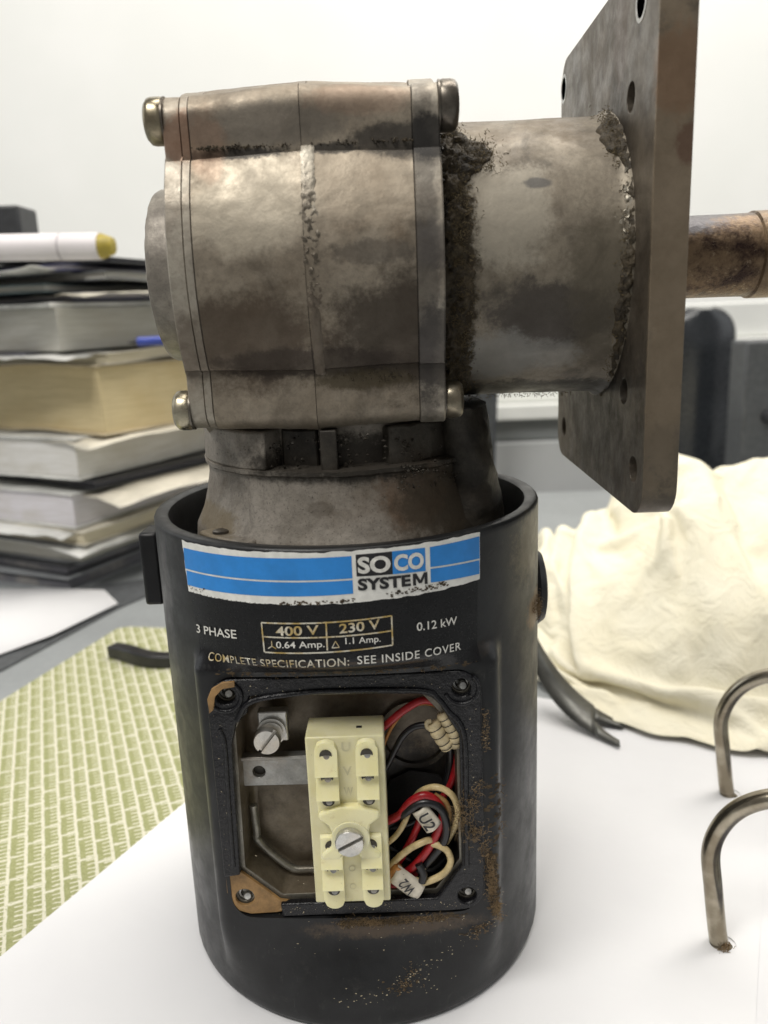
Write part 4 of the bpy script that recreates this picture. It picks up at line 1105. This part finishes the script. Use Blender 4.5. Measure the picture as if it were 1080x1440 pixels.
# printed flags
def flag(corners, y, body, ang, h, wdt, dy=0):
    bulge = 1.4; n = 8; vs = []; fs = []
    (a, b, c_, d) = corners        # a-b top edge, d-c bottom edge
    for j in range(n + 1):
        g = j / n
        for i in range(n + 1):
            f = i / n; x = (a[0] * (1 - f) + b[0] * f) * (1 - g) + (d[0] * (1 - f) + c_[0] * f) * g
            z = (a[1] * (1 - f) + b[1] * f) * (1 - g) + (d[1] * (1 - f) + c_[1] * f) * g
            vs.append((x, y - bulge * math.sin(PI * g) + dy * f, z))
    for j in range(n):
        for i in range(n): p = j * (n + 1) + i; fs.append((p, p + 1, p + n + 2, p + n + 1))
    o = raw('wire_marker', vs, fs, M['marker_white'], gm, 80, label='white flag printed ' + body); s_ = o.modifiers.new('s', 'SOLIDIFY'); s_.thickness = .7 * S
    cx = sum(p[0] for p in corners) / 4; cz = sum(p[1] for p in corners) / 4
    flat_text(body, cx, y - bulge - .5, cz, h, wdt, ang, M['print_black'], o, .02)
flag(((21.6, 69.6), (25.8, 63.4), (21.4, 59.8), (17.2, 66.6)), -51.0, 'U2', R(-62), 3.6, 5.4)
flag(((9.4, 44.2), (16.9, 37.2), (20.6, 42.6), (12.7, 49.8)), -51.6, 'W2', R(128), 3.4, 5.2)
tube('orange_sleeve', [(9, -50.8, 44), (10.6, -51, 46.8), (12.6, -51, 49.2)], 1.5, M['orange'], gm, 12)

# ---- neck casting between shell and gearbox
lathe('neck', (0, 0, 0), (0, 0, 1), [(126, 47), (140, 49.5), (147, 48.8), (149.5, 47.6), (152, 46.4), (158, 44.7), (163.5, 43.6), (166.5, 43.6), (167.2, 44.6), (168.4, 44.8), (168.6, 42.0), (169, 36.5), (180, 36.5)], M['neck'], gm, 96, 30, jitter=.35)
lathe('neck_floor', (0, 0, 0), (0, 0, 1), [(124, 57), (137, 57), (137.5, 47)], M['inner_black'], gm, 64)
def arcblock(name, a0, a1, r0, r1, z0, z1, mat, par, n=10, jit=.3):
    vs = []; fs = []
    for k in range(n + 1):
        t = R(a0 + (a1 - a0) * k / n)
        for (r_, z) in ((r0, z0), (r1, z0), (r1, z1), (r0, z1)):
            p = Vector((r_ * math.sin(t), -r_ * math.cos(t), z)); p += noise.noise_vector(p * .2) * jit; vs.append(p)
    for k in range(n):
        for q in range(4): fs.append((k * 4 + q, k * 4 + (q + 1) % 4, k * 4 + 4 + (q + 1) % 4, k * 4 + 4 + q))
    fs.append((0, 1, 2, 3)); fs.append(tuple(n * 4 + q for q in range(4)))
    o = raw(name, vs, fs, mat, par, 35); bev(o, .8, 2); return o
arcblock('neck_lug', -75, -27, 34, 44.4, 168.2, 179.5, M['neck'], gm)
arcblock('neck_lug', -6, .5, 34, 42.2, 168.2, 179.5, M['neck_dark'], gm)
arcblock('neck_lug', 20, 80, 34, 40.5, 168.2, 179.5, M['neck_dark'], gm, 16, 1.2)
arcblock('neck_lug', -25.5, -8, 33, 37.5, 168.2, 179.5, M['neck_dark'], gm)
# grimy rib at the right that widens towards the shell
vs = []; fs = []; n = 20; LV = 16
for j in range(LV + 1):
    f = j / LV; z = 182 - 42 * f; cx = 34.5 + 5.5 * f; rx = 9.5 + 2.2 * f; ry = 20
    for k in range(n):
        t = 2 * PI * k / n; p = Vector((cx + rx * math.cos(t), -10 + ry * math.sin(t), z)); p += noise.noise_vector(p * .18) * 1.3 + noise.noise_vector(p * .5) * .6; vs.append(p)
for j in range(LV):
    for k in range(n): fs.append((j * n + k, j * n + (k + 1) % n, (j + 1) * n + (k + 1) % n, (j + 1) * n + k))
fs.append(tuple(range(n))); fs.append(tuple(LV * n + k for k in range(n)))
raw('neck_rib', vs, fs, M['neck_dark'], gm, 60, label='black greasy rib at the right of the neck')
# small foot with screw at the left inside the rim
arcblock('neck_foot', -56, -30, 44, 52, 143, 149.4, M['neck'], gm)
lathe('foot_screw', (-35.5, -33.0, 149.4), (0, 0, 1), [(0, 2.6), (.8, 2.5), (1.1, 1.6), (.8, 0)], M['bolt_dark'], gm, 20)

# ---- gearbox housing
ZC = 223.2; HB = 44.4; RD = 52.3
def profile(n=360, half=HB, rd=RD, cr=6.0):
    out = []
    for k in range(n):
        t = 2 * PI * k / n; c, s_ = math.cos(t), math.sin(t)
        # rounded square radius
        r = min(half / max(abs(c), 1e-6), half / max(abs(s_), 1e-6)); x, y = r * c, r * s_
        ax_, ay = abs(x), abs(y)
        if ax_ > half - cr and ay > half - cr:
            # intersect ray with corner arc
            cx = half - cr; b = -2 * (abs(c) * cx + abs(s_) * cx); cc = 2 * cx * cx - cr * cr
            disc = b * b - 4 * cc
            if disc > 0: r = (-b + math.sqrt(disc)) / 2
        rr = r
        if rd > rr: rr = rd
        out.append((rr, t, rd >= r))
    # the drum stands proud of the lug faces with a definite ledge
    res = []
    for k in range(n):
        r0_, t, d = out[k]
        if d:
            res.append((r0_, t, d))
        else:
            res.append((r0_ - .8, t, d))
    return res
def sweep_x(name, xs, prof_fn, mat, parent, jit=.22, **kw):
    vs = []; fs = []; n = None
    for x in xs:
        pr = prof_fn(x); n = len(pr)
        for (rr, t, dr) in pr:
            p = Vector((x, -rr * math.cos(t), ZC + rr * math.sin(t)))
            d = fbm(p * .05, 4) * jit * 1.6 + fbm(p * .35, 3) * jit * .5
            vs.append((p.x, p.y - math.cos(t) * d, p.z + math.sin(t) * d))
    for i in range(len(xs) - 1):
        for k in range(n): fs.append((i * n + k, i * n + (k + 1) % n, (i + 1) * n + (k + 1) % n, (i + 1) * n + k))
    fs.append(tuple(range(n))); fs.append(tuple((len(xs) - 1) * n + k for k in range(n)))
    return raw(name, vs, fs, mat, parent, 32, **kw)
def lin(a, b, n): return [a + (b - a) * i / n for i in range(n + 1)]
def P_main(side):
    def f(x):
        k = 1 - .030 * min(1, abs(x + 4.5) / 30)
        return profile(half=HB * k, rd=RD * k)
    return f
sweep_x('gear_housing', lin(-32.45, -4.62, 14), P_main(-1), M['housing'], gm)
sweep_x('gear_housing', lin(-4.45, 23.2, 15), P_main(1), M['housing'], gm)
def P_const(k, e=0.0): return lambda x: profile(half=HB * k + e, rd=RD * k + e)
sweep_x('joint_shim', [-32.7, -32.4], P_const(.970, -.3), M['groove'], gm, .1)
sweep_x('joint_shim', [-4.7, -4.4], P_const(.996, -.3), M['groove'], gm, .1)
sweep_x('joint_shim', [23.1, 23.5], P_const(.970, -.25), M['groove'], gm, .1)
def P_plate(xa, xb, k):
    def f(x):
        e = min(abs(x - xa), abs(x - xb)); q = -.3 if e < .05 else 0
        return profile(half=HB * k + q, rd=RD * k + q, cr=7)
    return f
sweep_x('cover_plate', [-34.75, -34.6, -32.8, -32.65], P_plate(-34.75, -32.65, .972), M['cover_plate'], gm, .15)
sweep_x('cover_plate', [-39.2, -38.9, -38, -36, -35.0, -34.85], P_plate(-39.2, -34.85, .968), M['cover_plate'], gm, .15)
sweep_x('cover_plate', [23.4, 23.6, 25, 26, 28, 29, 29.9, 30.3], P_plate(23.4, 30.3, .985), M['cover_plate'], gm, .15)
# rough parting flash over the drum and lugs
def flash():
    vs = []; fs = []; n = 230; mm = 9
    pr = []
    for i in range(n + 1):
        t = R(-62 + 124 * i / n)        # elevation angle of profile
        c, s_ = math.cos(t), math.sin(t); r = min(HB / max(abs(c), 1e-6), HB / max(abs(s_), 1e-6)); dr = RD > r; r = max(r, RD)
        if abs(r * s_) > HB: r = HB / abs(s_)
        pr.append((r, c, s_, dr))
    pr = [q for q in pr if q[3]]; n = len(pr) - 1
    for (r, c, s_, dr) in pr:
        z = ZC + r * s_
        hw = (1.7 + .5 * noise.noise(Vector((z * .5, 1, 1))) if z > 240 else 1.5 + .9 * math.exp(-((z - 224) / 12) ** 2) + .9 * noise.noise(Vector((z * .45, 4, 2)))) if dr else .55
        cx = -3.0 if dr else -4.6
        if dr and z < 212: cx = -2.9; hw = 1.35
        amp = .28 + .95 * math.exp(-((z - 225) / 12) ** 4)
        for k in range(mm + 1):
            q = -1 + 2 * k / mm; edge = 1 - abs(q) ** 4
            x = cx + q * hw * (1 + .18 * noise.noise(Vector((0, 0, z * .9 + q * 5))))
            nz = noise.noise(Vector((x * .8, z * .75, 2))) + .6 * noise.noise(Vector((x * 1.7, z * 1.9, 7)))
            h = edge * (.22 if z > 240 else .3 - .35 * math.exp(-((z - 225) / 10) ** 2)) + amp * nz * edge
            vs.append((x, -(r + h - .12) * c, ZC + (r + h - .12) * s_))
    for i in range(n):
        for k in range(mm): a = i * (mm + 1) + k; fs.append((a, a + 1, a + mm + 2, a + mm + 1))
    raw('parting_flash', vs, fs, M['seam'], gm, 70)
flash()
# notch and chip at the top of the seam, crack lines
box('seam_chip', -8.2, -4.8, -43.3, -41.5, 262.9, 263.7, M['groove'], gm, bevel=.3)
# left boss and bolts
lathe('boss', (-39.0, 0, ZC), (-1, 0, 0), [(0, 25.5), (11.5, 25.5), (12.8, 24.8), (13.3, 23.5), (13.3, 0)], M['boss'], gm, 96, 30, jitter=.2)
def pan_bolt(x, y, z, d, mat, r=6.9):
    b = lathe('bolt', (x, y, z), (d, 0, 0), [(0, r * .90), (.6, r * .97), (1.2, r), (3.2, r), (4.2, r * .96), (5.0, r * .80), (5.3, r * .45), (5.3, r * .36), (3.6, r * .34), (3.6, 0)], mat, gm, 36, 50)
    lathe('washer', (x - d * .05, y, z), (d, 0, 0), [(0, r * .99), (.5, r * .99), (.5, 0)], M['bolt_dark'], b, 28)
for y in (-37.5, 37.5):
    pan_bolt(-39.0, y, 259.8, -1, M['bolt'], 5.8); pan_bolt(-39.0, y, 186.0, -1, M['bolt'], 5.5)
pan_bolt(30.2, -37.5, 260.6, 1, M['bolt_dark'], 6.2); pan_bolt(30.2, -37.0, 186.2, 1, M['bolt_brown'], 5.2)
pan_bolt(30.2, 37.5, 260.6, 1, M['bolt_dark'], 6.2); pan_bolt(30.2, 37.5, 186.2, 1, M['bolt_dark'], 5.8)

# ---- output tube, flange, shaft
ZT = 223.4
ot = lathe('output_tube', (30.2, 0, ZT), (1, 0, 0), [(0, 40.6), (1, 39.9), (13, 39.8), (25, 39.8), (33, 39.9), (41, 39.9), (46.5, 40.0), (48.9, 40.5), (50.2, 41.6)], M['tube'], gm, 128, 40, jitter=.3)
fo_ = rrect(-55, 55, ZT - 69, ZT + 69, 9, 8)
FH = [(51, 283.6), (-33.3, 261.6), (-40.2, 281.5), (43.9, 165.5), (-45.8, 166.3), (-34.7, 186.3)]
fl = plate('flange', fo_, [circ(a, b, 3.6 if i != 1 else 3.7, 24) for i, (a, b) in enumerate(FH)], 0, 9.0, lambda a, b, d: (80.3 + d, a, b), M['flange'], gm, .9)
for i, (a, b) in enumerate(FH):
    if i in (0, 2): lathe('bore_rim', (80.28, a, b), (-1, 0, 0), [(0, 4.7), (.12, 4.6), (.12, 3.7), (0, 3.6)], M['zinc'], fl, 28)
sh = lathe('shaft', (89.3, 0, ZT - .6), (1, 0, 0), [(0, 12.2), (30, 12.2), (37.4, 12.3), (38, 12.9), (60, 12.9), (61, 12)], M['shaft'], gm, 64, 40, jitter=.12)
lathe('shaft_collar', (89.25, 0, ZT), (1, 0, 0), [(0, 24), (.8, 24), (1, 13)], M['flange'], gm, 48)

# ---- caked dirt: lumpy crust where the tube meets the gearbox and the flange
def crust(name, a0, a1, xin, xout_fn, r0, amp, mat, parent, n=170, mm=16, label=None, zc=ZT):
    vs = []; fs = []
    for i in range(n + 1):
        t = R(a0 + (a1 - a0) * i / n); xo = xout_fn(t)
        for k in range(mm + 1):
            f = k / mm; x = xin + (xo - xin) * f
            q = Vector((x, r0 * math.cos(t), r0 * math.sin(t)))
            h = (.5 + .9 * abs(fbm(q * .14, 4)) + .7 * fbm(q * .5, 3)) * amp * math.sin(PI * min(1, max(0.0, (1 - f) * .55))) ** .7
            h = h if f < 1 else -.6
            vs.append((x, -(r0 + h) * math.cos(t), zc + (r0 + h) * math.sin(t)))
    for i in range(n):
        for k in range(mm): a = i * (mm + 1) + k; fs.append((a, a + 1, a + mm + 2, a + mm + 1))
    return raw(name, vs, fs, mat, parent, 60, kind='stuff', label=label)
def xo1(t):
    z = math.degrees(t)
    base = 36.5 + 3.2 * fbm(Vector((t * 3, 1, 2)), 4) + 2.0 * noise.noise(Vector((t * 16, 5, 0)))
    base += 9.0 * math.exp(-((z - 42) / 9) ** 2) + 2 * math.exp(-((z + 10) / 12) ** 2) + 2.5 * math.exp(-((z + 55) / 16) ** 2)
    return max(32.5, base)
crust('caked_dirt', -89, 66, 30.6, xo1, 39.8, 2.6, M['grime_dark'], ot, label='dark brown fibrous dirt caked where the tube meets the gearbox')
def xo2(t):
    z = math.degrees(t)
    return 80.2 - max(.3, (6.5 * math.exp(-((z - 50) / 14) ** 2) + 3.5 * math.exp(-((z + 20) / 30) ** 2) + 1.5 * noise.noise(Vector((t * 12, 8, 0)))))
crust('caked_dirt', -80, 75, 80.2, xo2, 40.5, 1.3, M['grime_dark'], ot, label='dirt caked in the corner between tube and flange')
def on_tube(x, deg, off=.5): t = R(deg); return (x, -(39.8 + off) * math.cos(t), ZT + (39.8 + off) * math.sin(t))
L1 = []
for deg in range(-86, 60, 4):
    L1.append((on_tube(33.5 + 1.5 * random.random(), deg, 1.2), (2.2, .8, 1.6), 90, 1.5))
for deg in (34, 38, 42, 46): L1.append((on_tube(40.5, deg, .7), (3.0, .6, 1.2), 120, 1.6))
for k in range(12): L1.append((on_tube(34 + k * 3.4, -88, .6), (2, 1.5, .4), 14, 1.6))
lint('caked_fibres', L1, M['fluff_olive'], ot, .085)
L2 = [(on_tube(77.5, d, 1.2), (1.2, .6, 1.4), 60, 1.4) for d in range(34, 66, 5)] + [(on_tube(78, d, 1.0), (1.0, .5, 1.5), 26, 1.3) for d in range(-50, 30, 9)]
lint('caked_fibres', L2, M['fluff_olive'], ot, .08)
# white metallic chips at the tube-flange corner
film = []
vs = []; fs = []
for _ in range(34):
    d = random.gauss(18, 6); x = 78.4 + random.gauss(0, .7); c = Vector(on_tube(x, d, .9)); b = len(vs)
    for q in range(4): vs.append(c + Vector((random.uniform(-.8, .8), random.uniform(-.5, .2), random.uniform(-1.1, 1.1))))
    fs += [(b, b + 1, b + 2), (b, b + 2, b + 3), (b, b + 3, b + 1), (b + 1, b + 2, b + 3)]
raw('metal_chips', vs, fs, M['seam'], ot, 0, kind='stuff')
# lint in and round the terminal box and on the shell
L3 = [((31.5, -53.6, 66), (1.6, .5, 2.8), 110, 3.4), ((34.8, -53.4, 71), (1.4, .4, 2.0), 50, 3.0), ((35.5, -53.4, 61), (1.8, .4, 1.6), 60, 3.0), ((38, -53.4, 56), (.8, .4, 2), 40, 2.4), ((37, -53.2, 76), (1.0, .4, 1.6), 26, 2.4)]
for k in range(9): L3.append(((40.2 + .25 * k * (k > 5), -53.0 + .2 * k * 0, 51 - 2.4 * k), (.7, .25, 1.1), 38, 2.0))
for k in range(6): L3.append(((39.0, -53.2, 99 - 2.0 * k), (.5, .25, .9), 10, 1.6))
L3 = [(c, sp, int(n * 1.8), ln * .75) for c, sp, n, ln in L3]
lint('lint', L3, M['fluff'], gm, .062)
L4 = []
for k in range(14):
    s_ = -6 + k * 2.5; L4.append((cyl(s_, 32.4 - .8 * random.random(), .25), (1.6, .15, .7), 18 + 26 * (2 <= k <= 6), 2.0))
for s_, z, n in ((13, 13.0, 30), (16, 16.5, 24), (36, 26, 20), (39, 27.5, 20)): L4.append((cyl(s_, z, .2), (1.6, .2, 1.4), n, 2.0))
for k in range(8): L4.append((cyl(-30 + 8 * k, 113.6, .2), (2.4, .2, .4), 10, 1.6))
L4.append((cyl(47, 70, .2), (1.0, .2, 2.5), 16, 2.6)); L4.append((cyl(46, 60, .2), (1.0, .2, 2.5), 14, 2.6)); 
L4.append(((59.8, -19, 118), (.5, 1.0, 2.2), 150, 1.8)); L4.append(((57.8, -23, 119), (.9, .8, 1.0), 60, 1.5))
L4 = [(c, sp, int(n * 1.8), ln * .75) for c, sp, n, ln in L4]
lint('lint', L4, M['fluff'], shell, .058)
film_dirt([(41.5, 52, 43.5, 30, 150, .9), (-6, 31.8, 30, 32.2, 160, 1.2), (42, 78, 43, 52, 50, 1.3), (-38, 113.9, 38, 114.2, 90, 1.0), (44, 74, 47, 62, 24, 1.0)], .05, M['rust_film'], 'dirt_film', shell, .25, .9)
film_dirt([(-4, 11, 24, 14, 60, 3.6), (14, 15, 34, 23, 34, 2.0), (34, 24, 50, 33, 40, .9), (-25, 22, 40, 30, 40, 5), (-30, 60, 46, 20, 30, 14)], .05, M['specks'], 'grit', shell, .06, .26)
film_dirt([(-6, 31.6, 34, 32.4, 120, 1.3), (8, 12, 17, 14, 40, 1.6), (34, 25, 40, 28, 40, 1.2)], .05, M['grime'], 'grit', shell, .15, .5)
vs = []; fs = []
for _ in range(260):
    e = random.random()
    if e < .4: x, z = random.uniform(-26, 36), random.gauss(36.6, .8)
    elif e < .6: x, z = random.gauss(35.5, 1.2), random.uniform(40, 105)
    elif e < .8: x, z = random.uniform(-28, 30), random.gauss(109, 1)
    else: x, z = random.gauss(-37, 1), random.uniform(52, 104)
    rr = random.uniform(.05, .17); c = Vector((x, -53.1, z)); b = len(vs)
    for q in range(4): vs.append(c + Vector((random.gauss(0, rr), random.uniform(-.2, .1), random.gauss(0, rr))))
    fs += [(b, b + 1, b + 2), (b, b + 2, b + 3), (b, b + 3, b + 1), (b + 1, b + 2, b + 3)]
raw('grit', vs, fs, M['specks'], gk, 0, kind='stuff')

def crumbs(name, pts, mat, parent):
    vs = []; fs = []
    for (c, sp, n, r0, r1) in pts:
        for _ in range(n):
            q = Vector(c) + Vector([random.gauss(0, a) for a in sp]); rr = random.uniform(r0, r1); b = len(vs)
            for k in range(6):
                d = ((1, 0, 0), (-1, 0, 0), (0, 1, 0), (0, -1, 0), (0, 0, 1), (0, 0, -1))[k]; vs.append(q + Vector(d) * rr * random.uniform(.5, 1.3))
            fs += [(b, b + 2, b + 4), (b + 2, b + 1, b + 4), (b + 1, b + 3, b + 4), (b + 3, b, b + 4), (b + 2, b, b + 5), (b + 1, b + 2, b + 5), (b + 3, b + 1, b + 5), (b, b + 3, b + 5)]
    return raw(name, vs, fs, mat, parent, 60, kind='stuff', fix=False)
ZL = ZC + 28.6
cl = []
for k in range(26):
    x = -31 + k * 1.1
    if x > -7.5: break
    cl.append(((x, -43.2, ZL + .1), (.7, .25, .28), int(random.choice((2, 6, 14, 22))), .12, .42))
for x in (-1, 1, 3, 5, 7, 9, 15, 19, 22): cl.append(((x, -43.2, ZL + .1), (.9, .25, .3), random.choice((4, 10, 20)), .12, .45))
for x in (-1, 2, 5, 8, 10, 13, 17, 20): cl.append(((x, -43.1, ZC - 29.4), (1.1, .2, .8), random.choice((6, 12, 22)), .1, .35))
crumbs('dirt_crumbs', cl, M['grime_dark'], gm)
cl = []
for k in range(60):
    t = R(random.uniform(-60, 60)); x = 30.6 + random.random() * .6; cl.append(((x, -41.5 * math.cos(t), ZT + 41.5 * math.sin(t)), (.5, .5, 1.4), 5, .2, .7))
for k in range(30): cl.append(((32 + random.random() * 12, -10 - random.random() * 16, 140 + random.random() * 40), (1, 1, 2), 4, .2, .6))
for k in range(40):
    t = R(random.uniform(20, 62)); cl.append(((44.8 * math.sin(t), -44.8 * math.cos(t), random.uniform(162, 169)), (.8, .4, .5), 4, .15, .5))
for k in range(50):
    t = R(random.uniform(-30, 60)); cl.append(((40.5 * math.sin(t), -40.5 * math.cos(t), random.uniform(168, 178)), (1.2, .5, 1.2), 4, .2, .8))
crumbs('dirt_crumbs', cl, M['neck_dark'], gm)
